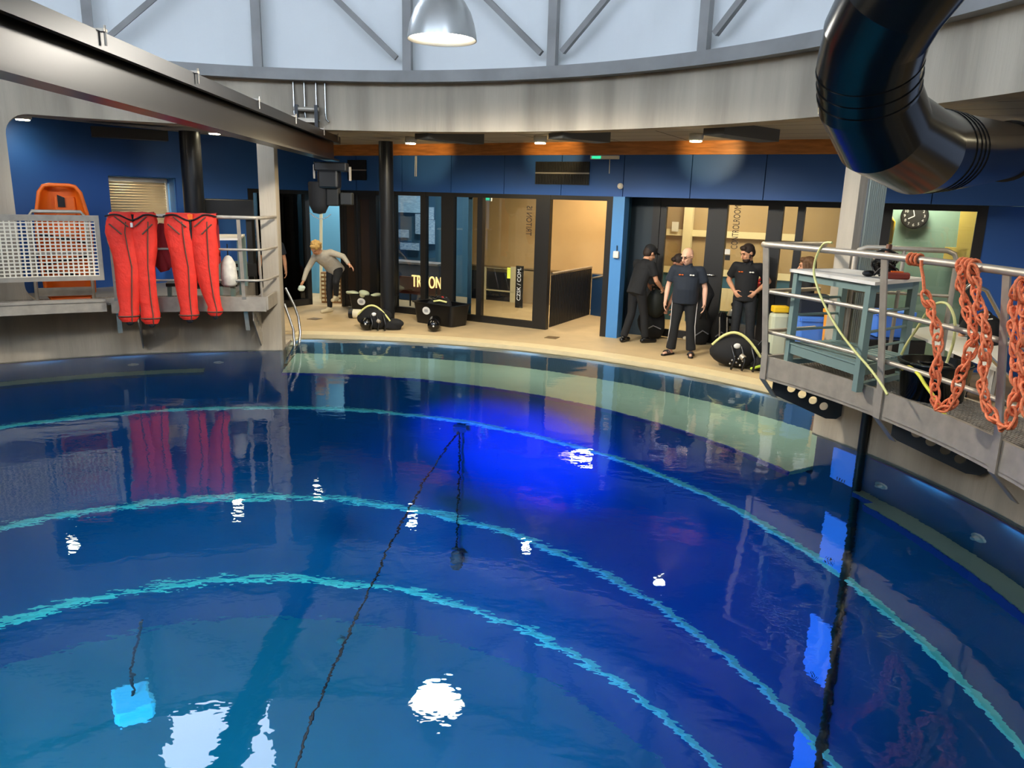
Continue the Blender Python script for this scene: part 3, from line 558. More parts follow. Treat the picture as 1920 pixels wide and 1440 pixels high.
MB().tube([pol(6.26,115.9,1.92),pol(6.24,115.8,1.7),pol(6.24,115.3,1.5),pol(6.24,114.9,1.32),pol(6.24,114.3,1.3),pol(6.24,114.1,1.4)],.011,6).build('chain_run',M['stain'],ch)
gl=thing('guard_rail','grey tubular guard rail standing in front of the orange stretcher','railing',pol(6.85,121,.83))
MB().tube([pol(6.85,124.0,.83),pol(6.85,123.9,2.0),pol(6.85,123.5,2.08),pol(6.85,118.6,2.08),pol(6.85,118.1,2.0),pol(6.85,118.1,.83)],.026,10).build('bent_rail',M['steel'],gl); MB().tube([pol(6.85,123.9,1.5),pol(6.85,118.1,1.5)],.018,8).build('middle_rail',M['steel'],gl)
MB().arc(6.83,6.86,.9,1.02,118.2,123.8,4).build('toe_board',M['steel'],gl)
# orange basket stretcher standing on end
st=thing('rescue_stretcher','orange plastic basket stretcher standing upright behind the mesh gate','stretcher',pol(7.02,120.4,.84))
xo=pol(1,120.4-90,0); yo=pol(-1,120.4,0); so=pol(7.09,120.5,.84)
prof=[(0,.24),(.1,.30),(.9,.33),(1.2,.31),(1.5,.25),(1.585,.19),(1.60,.12)]
def ring(z,w,dp): return [so+xo*(w*math.cos(t))+yo*(.0+dp*max(0,0))+Vector((0,0,z)) for t in (PI,0)]
sh=MB(); rows=[]
for z,w_ in prof:
    row=[]
    for k in range(13):
        u=-1+2*k/12; depth=.17*(1-abs(u)**4); row.append(so+xo*u*w_-yo*(depth-.17)*1+Vector((0,0,z)))
    rows.append(row)
vs=[v for r in rows for v in r]; vs2=[v-yo*.012 for v in vs]; n=13; k=len(vs)
fs=[(i*n+j,i*n+j+1,(i+1)*n+j+1,(i+1)*n+j) for i in range(len(rows)-1) for j in range(n-1)]
sh.add(vs+vs2,fs+[tuple(x+k for x in f[::-1]) for f in fs],True); sh.build('stretcher_shell',M['orange'],st)
rim=[so+xo*w_+yo*.17+Vector((0,0,z)) for z,w_ in prof]+[so-xo*w_+yo*.17+Vector((0,0,z)) for z,w_ in prof[::-1]]
MB().tube(rim,.028,8,True).build('stretcher_rim',M['orange'],st)
MB().ob(so+yo*.05+xo*.05+Vector((0,0,1.15)),xo*.13,yo*.02,Vector((0,0,.3))).build('seat_insert',M['orange'],st,.02)
MB().prism([so+yo*.08+xo*x+Vector((0,0,z)) for x,z in((-.04,1.3),(.05,1.3),(.05,1.43),(-.04,1.47))],yo*.01).build('black_pad',M['blk'],st)
mb=MB()
for z,s in((.5,1),(.8,-1),(.3,-1)): mb.bar(so+yo*.17-xo*.3*s+Vector((0,0,z)),so+yo*.17+xo*.3*s+Vector((0,0,z+.12)),.01,.04)
mb.build('strap',M['blk2'],st)
# red diving trousers over the left rail
def trousers(label,legs,back,z0=2.1):
    a=math.degrees(math.atan2(legs[0][0][1].y,legs[0][0][1].x)); t=thing('diving_trousers',label,'trousers',legs[0][-1][1],0,'red diving trousers')
    for leg in legs:
        mb=MB(); vs=[]; n=16; m_=len(leg)
        for w_,p in leg:
            aa=math.degrees(math.atan2(p.y,p.x)); tx=pol(1,aa-90,0); rx=pol(1,aa,0)
            for j in range(n):
                t_=2*PI*j/n; wob=1+.05*math.sin(3*t_+p.z*9)+.04*math.sin(7*t_-p.z*15); vs.append(p+tx*(w_*.5*math.cos(t_)*wob)+rx*(w_*.26*math.sin(t_)*wob))
        mb.add(vs,[(i*n+j,i*n+(j+1)%n,(i+1)*n+(j+1)%n,(i+1)*n+j) for i in range(m_-1) for j in range(n)],True); mb.add(vs,[tuple(range(n)),tuple(range((m_-1)*n,m_*n))])
        mb.build('trouser_leg',M['red'],t)
        sm=MB()
        fr_=[]
        for k,(w_,p) in enumerate(leg[1:]):
            aa=math.degrees(math.atan2(p.y,p.x)); fr_.append(p-pol(w_*.27,aa,0)+pol(w_*(.16),aa-90,0))
        sm.tube(fr_,.008,5)
        for u0,u1,zz in((-.35,.05,0),(-.15,.3,.1)):
            w_,p=leg[2]; aa=math.degrees(math.atan2(p.y,p.x)); tx=pol(1,aa-90,0); f=p-pol(w_*.285,aa,0); sg=1 if leg is legs[0] else -1
            sm.tube([f+tx*w_*u0*sg+Vector((0,0,.12+zz)),f+tx*w_*u1*sg+Vector((0,0,-.02+zz))],.01,5)
        w_,p=leg[-2]; aa=math.degrees(math.atan2(p.y,p.x)); sm.tube([p+pol(w_*.53*math.cos(2*PI*j/16),aa-90,0)+pol(w_*.3*math.sin(2*PI*j/16),aa,0)+Vector((0,0,.03)) for j in range(16)],.009,5,True)
        sm.build('seam_tape',M['seam'],t)
        w_,p=leg[-1]; MB().ball(p-Vector((0,0,.01)),w_*.3,w_*.3,.045,10,6).build('ankle_seal',M['blk2'],t)
    wp=[l[0][1] for l in legs]; aa=math.degrees(math.atan2(wp[0].y,wp[0].x))
    mb=MB(); c0=wp[0]+(wp[0]-wp[1])*.45;c1=wp[1]+(wp[1]-wp[0])*.45
    for i in range(9):
        pass
    vs=[]; K_=8
    arcp=[(-.11,-.16),(-.10,-.04),(-.06,.035),(0,.05),(.06,.035),(.11,-.05),(.12,-.3),(.12,-.62)]
    for i in range(K_):
        for (dr,dz) in arcp:
            p=c0.lerp(c1,i/(K_-1)); a_=math.degrees(math.atan2(p.y,p.x)); vs.append(pol(6.27+dr+.01*math.sin(i*2.1),a_,2.06+dz+.008*math.sin(i*3)-(.0 if dz>-.2 else .12*math.sin(i*1.3))))
    q=len(arcp); vs2=[v+Vector((0,0,-.012)) for v in vs]; mb.add(vs,[(i*q+j,i*q+j+1,(i+1)*q+j+1,(i+1)*q+j) for i in range(K_-1) for j in range(q-1)],True)
    mb.build('folded_waist',M['redd'],t)
    we=MB()
    for leg in legs:
        w_,p=leg[1]; aa=math.degrees(math.atan2(p.y,p.x)); sg=1 if leg is legs[0] else -1
        we.tube([p+pol(w_*.5*u,aa-90,0)-pol(w_*.28*math.sqrt(max(0,1-u*u*.9))+.004,aa,0)+Vector((0,0,.075+.02*math.cos(u*3+sg)-.05*abs(u)*(u*sg>0))) for u in [-1+.2*j for j in range(11)]],.011,6)
    we.build('waist_edge',M['blk2'],t)
    bp=back; sl=MB(); sl.tube(bp,[.1,.13,.12,.07],10); sl.build('hanging_sleeve',M['redd'],t); return t
def lg(pts,r=6.13): return [(w_/F*(atcyl(x,y,r)-EYE).length,atcyl(x,y,r)) for x,y,w_ in pts]
t1=trousers('red diving trousers hung over the left rail, nearer the mesh gate',[lg([(229,398,36),(227,415,44),(226,436,43),(233,470,41),(240,500,39),(241,553,34),(242,580,29),(242,587,32),(242,596,31),(244,603,22)]),lg([(269,399,36),(270,415,42),(270,436,41),(271,470,36),(272,500,31),(277,553,29),(281,582,28),(282,590,31),(283,600,29),(285,607,20)])],[atcyl(292,420,6.42),atcyl(297,460,6.42),atcyl(303,490,6.42),atcyl(310,508,6.42)])
MB().box(atcyl(247,422,6.05),.03,.02,.06).build('zip_pull',M['white'],t1); MB().tube([atcyl(247,402,6.1),atcyl(247,420,6.09),atcyl(249,445,6.1)],[.028,.02,.008],8).build('fly_gap',M['blk2'],t1)
t2=trousers('red diving trousers with orange waistband hung over the left rail, nearer the column',[lg([(334,399,38),(334,415,44),(336,436,44),(341,470,42),(347,500,40),(351,553,32),(354,580,28),(355,587,31),(355,594,30),(356,599,20)]),lg([(382,401,38),(382,415,42),(382,436,43),(384,470,42),(386,500,41),(396,553,28),(402,575,23),(403,581,26),(403,588,24),(404,592,16)])],[atcyl(312,420,6.42),atcyl(310,450,6.42),atcyl(315,480,6.42),atcyl(325,500,6.42)])
MB().ob(atcyl(347,408,6.1),pol(.1,18,0),pol(.02,108,0),Vector((0,0,.05))).build('waistband',M['orange'],t2,.01); MB().tube([atcyl(356,412,6.09),atcyl(357,430,6.08),atcyl(360,462,6.1)],[.02,.018,.006],8).build('fly_gap',M['blk2'],t2)
# rope chains on the right rail
def ropechain(label,paths):
    t=thing('rope_chain',label,'rope',paths[0][-1],0,'orange rope chains'); 
    for pts in paths:
        # resample
        seg=[0]
        for i in range(1,len(pts)): seg.append(seg[-1]+(pts[i]-pts[i-1]).length)
        def at(s):
            for i in range(1,len(pts)):
                if s<=seg[i]: return pts[i-1].lerp(pts[i],(s-seg[i-1])/max(1e-6,seg[i]-seg[i-1]))
            return pts[-1]
        s=0; k=0; mb=MB(); Ls=.115
        while s<seg[-1]-.03:
            p=at(s);q=at(min(seg[-1],s+Ls)); d=(q-p); L=d.length
            if L<.02: break
            d.normalize(); a,b=frame_of(d); th=k*1.2+.4; sx=a*math.cos(th)+b*math.sin(th); sy=d.cross(sx); w_=.03+.007*math.sin(k*2.3)
            for sg in(0,1):
                lp=[]
                for j in range(14):
                    u=2*PI*j/14; lp.append((p+q)/2+d*(L*.64*math.cos(u))+sx*(w_*math.sin(u))+sy*(.012*math.sin(2*u)*(1 if sg else -1))+ (sy*.012 if sg else -sy*.006))
                mb.tube(lp,.0095,6,True)
            s+=Ls*.82; k+=1
        mb.build('chain_strand',M['orope'],t)
    return t
def rp(L,r=6.13): return [atcyl(x,y,r) for x,y in L]
rc=ropechain('orange rope chain hanging in a loop from the right rail, nearer the table',[rp([(1733,548),(1745,580),(1756,612),(1760,650),(1756,690),(1752,730),(1757,766)]),rp([(1757,766),(1778,764),(1793,745),(1795,715),(1808,690),(1822,650),(1828,628)]),rp([(1828,628),(1818,590),(1806,560),(1801,530),(1803,500)])])
mb=MB(); mb.tube(rp([(1733,548),(1731,520),(1727,500),(1728,488)],6.12),.012,8)
for i in range(3):
    a_=math.degrees(math.atan2(*[atcyl(1706+8*i,490,6.2)[k] for k in(1,0)])); mb.tube([pol(6.2+.042*math.cos(u),a_-.12*u/PI,2.04+.042*math.sin(u)) for u in [2*PI*j/12 for j in range(13)]],.012,6)
mb.build('rail_wrap',M['orope'],rc)
rc2=ropechain('orange rope chain hanging in a loop from the right rail, near the right edge',[rp([(1822,500),(1830,540),(1836,580),(1850,620),(1850,660),(1842,700),(1843,740),(1858,780),(1883,806),(1893,800)]),rp([(1893,800),(1905,740),(1908,690),(1903,640),(1898,590),(1908,545),(1915,522)])])
mb=MB()
for i in range(4):
    a_=math.degrees(math.atan2(*[atcyl(1802+8*i,500,6.2)[k] for k in(1,0)])); mb.tube([pol(6.2+.047*math.cos(u),a_-.12*u/PI,2.04+.047*math.sin(u)) for u in [2*PI*j/12 for j in range(13)]],.013,6)
mb.build('rail_wrap',M['orope'],rc2)
rc3=ropechain('orange rope chain at the very right edge of the picture',[rp([(1918,530),(1924,600),(1916,660),(1922,720),(1926,780)],6.15)])
def hose(label,pts,m,rad=.013):
    p=pts[-1]; t=thing('hose',label,'hose',p,0,'yellow hoses'); 
    sp=[]
    for i in range(len(pts)-1):
        a,b,c,d=pts[max(i-1,0)],pts[i],pts[i+1],pts[min(i+2,len(pts)-1)]
        for k in range(6):
            u=k/6; sp.append(.5*((2*b)+(c-a)*u+(2*a-5*b+4*c-d)*u*u+(3*b-a-3*c+d)*u**3))
    sp.append(pts[-1]); MB().tube(sp,rad,8).build('hose_run',m,t)
hose('pale yellow hose draped from the rail across the grey-green table',rp([(1560,455),(1545,457),(1532,478),(1526,505),(1530,530),(1545,570),(1570,615),(1600,655),(1630,690),(1652,720),(1664,740)],6.17),M['yhose'],.011)
hose('bright yellow hose coming out of the black tub over the platform edge',[atcyl(1692,692,6.5),atcyl(1705,688,6.45),atcyl(1722,702,6.33),atcyl(1735,722,6.32),atcyl(1752,745,6.33),atcyl(1770,775,6.38),atcyl(1786,792,6.42)],mat('bright_yellow_hose','E6E04A',.5),.014)
hose('pale yellow hose looped behind the right rail below the orange rope',rp([(1690,665),(1700,645),(1720,615),(1742,580),(1760,568),(1778,572),(1790,600),(1788,640),(1775,680)],6.5),M['yhose'],.011)
# ---------------------------------------------------------------- workbench on the right platform
tb=thing('work_table','grey-green metal work table with pale top on the right platform','table',(6.3,2.5,.8))
cs=[atz(1481,504,1.81),atz(1590,503,1.81),atz(1741,521,1.81),atz(1641,529,1.81)]
for c in cs[1:3]:
    rr=math.hypot(c.x,c.y)
    if rr>7.1: c.x*=7.1/rr; c.y*=7.1/rr
cen=sum(cs,Vector())/4
MB().prism([c-Vector((0,0,.03)) for c in cs],(0,0,.03)).build('tabletop',M['tblw'],tb)
ins=[cen+(c-cen)*.86 for c in cs]
for c in ins:
    mb=MB(); a=(cs[3]-cs[0]).normalized(); b=Vector((-a.y,a.x,0)); mb.ob((c.x,c.y,1.295),a*.032,b*.032,Vector((0,0,.485))); mb.build('leg',M['tblg'],tb)
def lp(i,z): return Vector((ins[i].x,ins[i].y,z))
mb=MB()
for i in range(4): mb.bar(lp(i,1.74),lp((i+1)%4,1.74),.03,.07)
mb.build('apron',M['tblg'],tb)
for z,i in((1.52,0),(1.35,0),(1.52,2),(1.35,2),(1.2,0),(1.2,2)): MB().cone(lp(i,z),lp((i+1)%4,z),.014,.014,8).build('side_bar',M['tblg'],tb)
mb=MB()
for k in range(9):
    u=k/8; mb.bar(lp(0,1.06).lerp(lp(1,1.06),u),lp(3,1.06).lerp(lp(2,1.06),u),.05,.018)
mb.build('slatted_shelf',M['tblg'],tb); mb=MB()
for i in range(4): mb.bar(lp(i,1.0),lp((i+1)%4,1.0),.03,.09)
mb.build('shelf_frame',M['tblg'],tb)
for i in(0,2): MB().bar(lp(i,.86),lp((i+1)%4,.86),.05,.05).build('foot_bar',M['tblg'],tb)
# things on the table
rg=thing('regulator_set','dark tangle of diving regulator hoses on the work table','regulator',(6.45,2.35,1.81))
rc_=atz(1655,520,1.81); mb=MB(); random.seed(3)
for i in range(7):
    a=random.uniform(0,6.28); r0=random.uniform(.05,.12); h=random.uniform(.1,.26); mb.tube([rc_+Vector((r0*math.cos(a+u)*.9,r0*math.sin(a+u),.02+h*math.sin(u*.5))) for u in [j*.5 for j in range(13)]],.012,6)
mb.build('hoses',M['blk'],rg); MB().ball(rc_+Vector((-.12,.03,.03)),.06,.05,.03).ball(rc_+Vector((.07,-.05,.05)),.05,.05,.05).build('mouthpiece',M['blk'],rg); MB().cone(rc_+Vector((0,0,.05)),rc_+Vector((.03,.02,.3)),.03,.025).build('first_stage',mat('brown_brass','6B4632',.4,.5),rg)
rd=thing('red_pouch','small red pouch on the work table edge','pouch',atz(1680,521,1.81)); p=atz(1680,523,1.81); MB().ob(p+Vector((0,0,.03)),Vector((.11,-.02,0)),Vector((.02,.05,0)),Vector((0,0,.03))).build('pouch_body',mat('dark_red_pouch','8E3A2C',.7),rd,.015); MB().ob(p+Vector((0,0,.065)),Vector((.05,-.01,0)),Vector((.005,.02,0)),Vector((0,0,.006))).build('pouch_flap',M['orange'],rd)
bk=thing('black_tub','round black plastic tub standing on the right platform grating','tub',(6.56,1.62,.802)); MB().lathe([(.001,0),(.25,0),(.29,.3),(.31,.31),(.31,.33),(.28,.33),(.24,.03),(.001,.03)],(6.66,1.62,.802),32).build('tub_body',M['gloss'],bk); mb=MB()
for k in range(4): mb.tube([Vector((6.66+(.2-.02*k)*math.cos(u),1.62+(.2-.02*k)*math.sin(u),1.02+.025*k+.01*math.sin(3*u))) for u in [2*PI*j/20 for j in range(20)]],.013,6,True)
mb.build('coiled_hose',M['blk'],bk)
# ---------------------------------------------------------------- left gallery furniture
lt=thing('side_table','pale grey metal table in the left gallery beside the concrete column','table',(-1.75,8.0,.75))
z=1.68; q=[atz(404,447,z),atz(450,447,z),atz(459,439,z),atz(404,439,z)]; cen=sum(q,Vector())/4
MB().prism([c-Vector((0,0,.03)) for c in q],(0,0,.03)).build('tabletop',M['tblw'],lt)
for c in q:
    c=cen+(c-cen)*.9; MB().box((c.x,c.y,(z+.75)/2-.015),.06,.06,z-.75-.03).build('leg',M['tblg'],lt)
MB().bar(cen+(q[0]-cen)*.9-Vector((0,0,.5)),cen+(q[1]-cen)*.9-Vector((0,0,.5)),.03,.05).bar(cen+(q[3]-cen)*.9-Vector((0,0,.5)),cen+(q[2]-cen)*.9-Vector((0,0,.5)),.03,.05).build('stretcher_bar',M['tblg'],lt)
bs=thing('black_cabinet','black topped stand against the left blue wall behind the railing','cabinet',(-2.2,9.6,.75))
f=atcyl(432,430,9.75); xr=Vector((.93,.37,0))
MB().ob((f.x,f.y,2.12),xr*.42,Vector((-.1,.25,0)),Vector((0,0,.17))).build('cabinet_top',M['blk'],bs,.02)
for s in(-.3,.33): MB().ob((f.x+xr.x*s,f.y+xr.y*s,1.35),xr*.05,Vector((-.02,.06,0)),Vector((0,0,.6))).build('leg',M['blk'],bs)
MB().ob((f.x,f.y,1.0),xr*.4,Vector((-.1,.2,0)),Vector((0,0,.12))).build('base_tray',M['blk'],bs)
wb_=thing('drawstring_bag','white translucent drawstring bag hanging on the left railing','bag',atcyl(428,520,6.38))
p=atcyl(427,478,6.38); MB().lathe([(.01,0),(.05,-.03),(.1,-.12),(.12,-.3),(.115,-.42),(.08,-.46),(.001,-.46)],p,14).build('bag_body',mat('white_bag_cloth','D8D2C2',.7,0,.25,14),wb_); MB().cone(p,p+Vector((0,0,.16)),.008,.008,6).ball(p+Vector((0,0,-.01)),.018).build('cord',M['blk'],wb_)
# low bench behind the trousers
lb=thing('low_bench','dark low bench with steel frame behind the red trousers','bench',pol(6.95,107,.83))
MB().arc(6.85,7.12,1.0,1.05,101.5,110,6).build('bench_top',M['blk'],lb); 
for a in(102,109.5): MB().arc(6.88,7.08,.83,1.0,a,a+.4,1).build('leg',M['tblg'],lb)
bxl=thing('box_downlight','long dark box lamp under the lintel at the top left','lamp',pol(7.7,116,3.2),0,'box lamps under the tiled ceiling'); a_=atz(105,236,3.3);b_=atz(262,246,3.3); MB().bar(a_+Vector((0,.95,0)),b_+Vector((0,.95,0)),.3,.16).build('lamp_box',mat('lamp_box_dark','2B2B2A',.5),bxl)
# ---------------------------------------------------------------- ladder into the pool
ld=thing('pool_ladder','stainless steel pool ladder with white treads beside the left concrete column','ladder',(-.9,7.9,0))
def L(a,r,z): return pol(r,a,z)
for off in(0,1):
    k=[(atz(528,555,.75) if not off else atz(528,598,.55))]
p1=[L(97.2,8.05,.85),L(96.2,8.02,.55),L(95.75,8.0,.36),L(95.5,7.95,.1),L(95.6,7.75,-.25),L(96.2,7.3,-.9)]
p2=[L(97.0,7.72,.62),L(96.3,7.68,.34),L(95.95,7.65,.2),L(95.8,7.6,-.05),L(95.9,7.45,-.35),L(96.3,7.1,-.95)]
MB().tube(p1,.022,10).build('handrail',M['stain'],ld); MB().tube(p2,.022,10).build('handrail',M['stain'],ld)
for i,(r,z) in enumerate(((7.95,-.02),(7.75,-.2),(7.6,-.45),(7.45,-.7))): MB().bar(pol(r,96.35,z),pol(r-.02,95.75,z),.2,.03).build('tread',M['cream'],ld)
# wall inlets
for k,(px,py) in enumerate(((250,684),(410,680),(1650,911),(1832,1009))):
    p=under(px,py,7.15); a=math.degrees(math.atan2(p.y,p.x)); t=thing('wall_inlet',['white round water inlet on the left tank wall, farther from the column','white round water inlet on the left tank wall, nearer the column','white round water inlet on the right tank wall beside the black pipe','white round water inlet on the right tank wall above the pale ledge'][k],'inlet',p,0,'water inlets')
    MB().cone(p,p+pol(.03,a,0),.075,.085,16).build('inlet_flange',M['white'],t); MB().cone(p-pol(.05,a,0),p,.03,.035,12).build('inlet_nozzle',M['white'],t)
# diver cables and lamp in the water
p0=under(862,806,7.05); p1=under(857,1046,7.05)
wl=thing('weighted_line','dark line hanging down the far tank wall to a small weight','line',p1); MB().tube([p0,p0.lerp(p1,.5),p1],.016,6).build('line_run',M['blk'],wl); MB().lathe([(.001,-.25),(.1,-.2),(.12,0),(.08,.15),(.001,.2)],p1,14).build('weight',mat('weight_grey','4A6066',.6),wl); MB().ob(p0+Vector((0,0,.05)),Vector((.1,0,0)),Vector((0,.04,0)),Vector((0,0,.12))).build('wall_hook',mat('hook_teal','1F6A78',.5),wl)
dl=thing('slack_cable','long dark cable slanting through the water from the far wall hook toward the viewer','cable',underz(555,1436,-6.5))
MB().tube([p0,underz(790,912,-4.6),underz(728,1030,-5.2),underz(650,1200,-5.8),underz(590,1330,-6.2),underz(553,1445,-6.5)],.017,6).build('cable_run',M['blk'],dl)
b=underz(640,1203,-5.85); MB().ball(b,.07).build('cable_float',mat('float_teal','2F7A70',.5),dl)
c=underz(250,1318,-5); ul=thing('diving_lamp','pale blue boxy lamp hanging by a wire in the water at lower left','lamp',c)
u_=MB(); u_.ob(c,Vector((.15,.1,0)),Vector((-.1,.15,0)),Vector((0,0,.1))); u_.build('lamp_case',mat('pale_blue_case','49C6EE',.4,emit='49C6EE',estr=.25),ul,.03); MB().ball(c-Vector((0,0,.1)),.1,.1,.08).build('lamp_bulb',mat('lamp_green','6CC8A8',.4),ul); MB().tube([c+Vector((0,0,.1)),c+Vector((.02,.01,.6)),underz(266,1165,-2.2)],.014,6).build('wire',M['blk'],ul)
# ---------------------------------------------------------------- facade fittings
def vent(px0,py0,px1,py1,label):
    a=pt(px0,py0);b=pt(px1,py1); x0,x1,z0,z1=a.x,b.x,b.z,a.z; t=thing('wall_vent',label,'vent',P((x0+x1)/2,-.02,z0),0,'wall vents')
    zm=(z0+z1)/2
    for q0,q1 in((z0,zm-.012),(zm+.012,z1)):
        mb=MB(); hbar(mb,x0,x1,q0,q1,.0,.03); n=34
        for i in range(n): x=x0+(x1-x0)*(i+.5)/n; mb.ob(P(x,-.025,(q0+q1)/2),U*.006,N*.008,Vector((0,0,(q1-q0)/2-.01)))
        mb.build('grille',M['grille'],t)
    mb=MB(); hbar(mb,x0,x1,zm-.012,zm+.012,-.005,.03); mb.build('divider',M['grey'],t)
vent(1005,303,1104,347,'dark two-part wall vent on the blue wall above the lobby glazing'); vent(652,300,687,338,'dark two-part wall vent on the blue wall beside the hoist')
def pullcord(px,py0,py1,label):
    a=pt(px,py0);b=pt(px,py1); t=thing('pull_cord',label,'cord',b-N*.05); MB().tube([a-N*.04,b-N*.04+U*-.01,b-N*.04+U*.025,a-N*.04+U*.03],.006,6).build('cord_loop',M['white'],t)
pullcord(781,293,331,'white looped pull cord on the blue wall right of the black column')
a=pt(1113,296);b=pt(1165,296); ex=thing('exit_light','slim white emergency exit light under the timber beam','light',(a+b)/2-N*.12)
mb=MB(); mb.bar(a-N*.12,b-N*.12,.06,.06); mb.build('light_housing',M['white'],ex); mb=MB(); mb.bar(a-N*.155+U*.03,a-N*.155+U*.2,.006,.045); mb.build('lit_sign',M['exitg'],ex); pc=pt(1147,326); MB().tube([pt(1148,300)-N*.12,pc-N*.12],.007,6).build('cord',M['white'],ex)
p=pt(1164,349); ss=thing('wall_sensor','white round sensor on the blue wall above the blue pillar','sensor',p-N*.06); MB().ball(p-N*.03,.045).cone(p-N*.0,p-N*.04,.05,.05,14).build('sensor_dome',M['white'],ss)
p=pt(1158,477)-N*.03; sw=thing('switch_box','small cream switch box on the blue pillar','switch',p); MB().ob(p-N*.04,U*.05,N*.035,Vector((0,0,.06))).build('box_body',M['white'],sw,.01); MB().cone(p+Vector((0,0,.06))-N*.02,p+Vector((0,0,.16))-N*.02,.008,.008,6).build('box_cable',M['blk'],sw)
for k,(px,py) in enumerate(((590,598),(1035,633))):
    p=atz(px,py,.002); dr=thing('floor_drain',['small brown floor drain near the blond person','small brown floor drain in front of the open lobby door'][k],'drain',p,0,'floor drains'); MB().box(p,.22,.22,.012,-.4).build('drain_plate',mat('drain_brown','7A6342',.5,.3),dr)
# lit sign and screen in the glazed room
a=atl(750,517,*line(.9)); b=atl(833,511,*line(.9)); c=atl(750,549,*line(.9)); h=a.z-c.z; zc=(a.z+c.z)/2
sg=thing('lit_sign','dark red wooden board with glowing letters behind the glass','sign',(a+b)/2-Vector((0,0,h/2)))
mb=MB(); a2=Vector((a.x,a.y,zc)); b2=Vector((b.x,b.y,zc)); mb.bar(a2,b2,.05,h); mb.build('board',mat('red_wood_board','6B2A18',.5,0,.25,4),sg)
xd=(b2-a2).normalized(); lc=atl(800,530,*line(.86)); text('lettering','TRITON',M['letg'],sg,lc,xd,(0,0,1),.38,.012,.58)
MB().cone(Vector((a.x+.2,a.y,0))+N*.05,Vector((a.x+.2,a.y,zc))+N*.05,.02,.02,8).cone(Vector((b.x-.2,b.y,0))+N*.05,Vector((b.x-.2,b.y,zc))+N*.05,.02,.02,8).build('stand',M['blk'],sg)
sl=thing('wall_screen','tall pale blue lit screen on the dark wall behind the glass','screen',atl(770,470,*line(3.1)))
a=atl(743,358,*line(3.15)); b=atl(792,392,*line(3.15)); mb=MB(); z0,z1=b.z-.1,a.z+.1; mb.bar(Vector((a.x,a.y,(z0+z1)/2)),Vector((b.x,b.y,(z0+z1)/2)),.03,z1-z0); mb.build('picture_panel',mat('brick_picture','9CC3DA',.6,0,0,9,'5F8EAA',0,40,(1,1,5),emit='9CC3DA',estr=.35),sl)
mb=MB()
for px,py,w_,h_ in((756,438,.35,.2),(768,462,.6,.18),(785,420,.2,.5),(806,435,.3,.6),(806,400,.25,.3)):
    c=atl(px,py,*line(3.12)); mb.ob(c,U*w_/2,N*.01,Vector((0,0,h_/2)))
mb.build('notice_sheets',mat('notice_blue_white','A9C8DC',.6,0,0,14,'5E86A4',0,40,(1,1,3),emit='A9C8DC',estr=.2),sl)
mb=MB(); c0=atl(738,486,*line(2)); c1=atl(832,482,*line(2)); cnt=thing('counter','long dark blue counter inside the glazed room','counter',(c0+c1)/2); c0.z=c1.z=.9; mb.bar(c0,c1,.5,.05); mb.build('worktop',M['grey'],cnt); mb=MB(); c2=c0.copy();c3=c1.copy(); c2.z=c3.z=.44; mb.bar(c2,c3,.4,.86); mb.build('counter_front',M['navy'],cnt)
# lobby: blinds, window frames below, poster, balustrade
LB=D1-.08; xs=[1.95,2.75,4.1,6.0]
lbz=atl(950,500,*line(LB)).z
wbk=MB()
for k,(pxa,pxb) in enumerate(((878,903),(906,1010),(1030,1145))):
    a=atl(pxa,500,*line(LB-.05));b=atl(pxb,500,*line(LB-.05)); bln=thing('roller_blind',['narrow tan roller blind at the left end of the lobby','tan roller blind in the middle of the lobby window','tan roller blind seen through the open lobby door'][k],'blind',((a.x+b.x)/2,(a.y+b.y)/2,lbz),0,'tan roller blinds')
    mb=MB(); zz=(lbz+3.3)/2; a.z=b.z=zz; mb.bar(a,b,.015,3.3-lbz); mb.build('blind_fabric',M['tan'],bln); mb=MB(); a.z=b.z=lbz-.01; mb.bar(a,b,.03,.035); mb.build('bottom_bar',mat('blind_bar_brown','8A7350',.5),bln)
def lback(px0,px1,py0,py1,m,name,d=LB-.02,t=.03):
    a=atl(px0,py0,*line(d));b=atl(px1,py1,*line(d)); z0,z1=min(a.z,b.z),max(a.z,b.z); mb=MB(); mb.bar(Vector((a.x,a.y,(z0+z1)/2)),Vector((b.x,b.y,(z0+z1)/2)),t,z1-z0); return struct(name,mb,m)
lback(885,962,506,592,mat('night_window_dark','1C1E2A',.2),'window_20'); lback(962,1012,506,592,M['tanw'],'wall_lobby_panel',LB-.06)
for n_,(x0,x1,y0,y1) in enumerate(((905,910,500,596),(958,966,500,596),(905,966,541,549),(905,966,501,505))): lback(x0,x1,y0,y1,M['cream'],'trim_%d'%(20+n_),LB-.07)
lb2=thing('window_light','small green-yellow lamp seen through the lobby window','light',atl(955,512,*line(LB-.06))); c=atl(956,512,*line(LB-.06)); MB().ob(c,U*.07,N*.01,Vector((0,0,.13))).build('lamp_glow',mat('lime_glow','D8E04A',.5,emit='D8E04A',estr=.8),lb2)
ps=thing('black_banner','narrow black banner with white lettering standing in the lobby','banner',atl(974,590,*line(2.4)))
a=atl(968,498,*line(2.4));b=atl(979,590,*line(2.4)); MB().ob(Vector(((a.x+b.x)/2,(a.y+b.y)/2,(a.z+b.z)/2)),U*abs(b.x-a.x)/1.76,N*.01,Vector((0,0,(a.z-b.z)/2))).build('banner_panel',M['blk'],ps)
text('lettering','CZSK / COM.',mat('white_letter','F0F0F0',.5,emit='F0F0F0',estr=.3),ps,Vector(((a.x+b.x)/2,(a.y+b.y)/2,a.z-.42))-N*.016,(0,0,1),-U,.13)
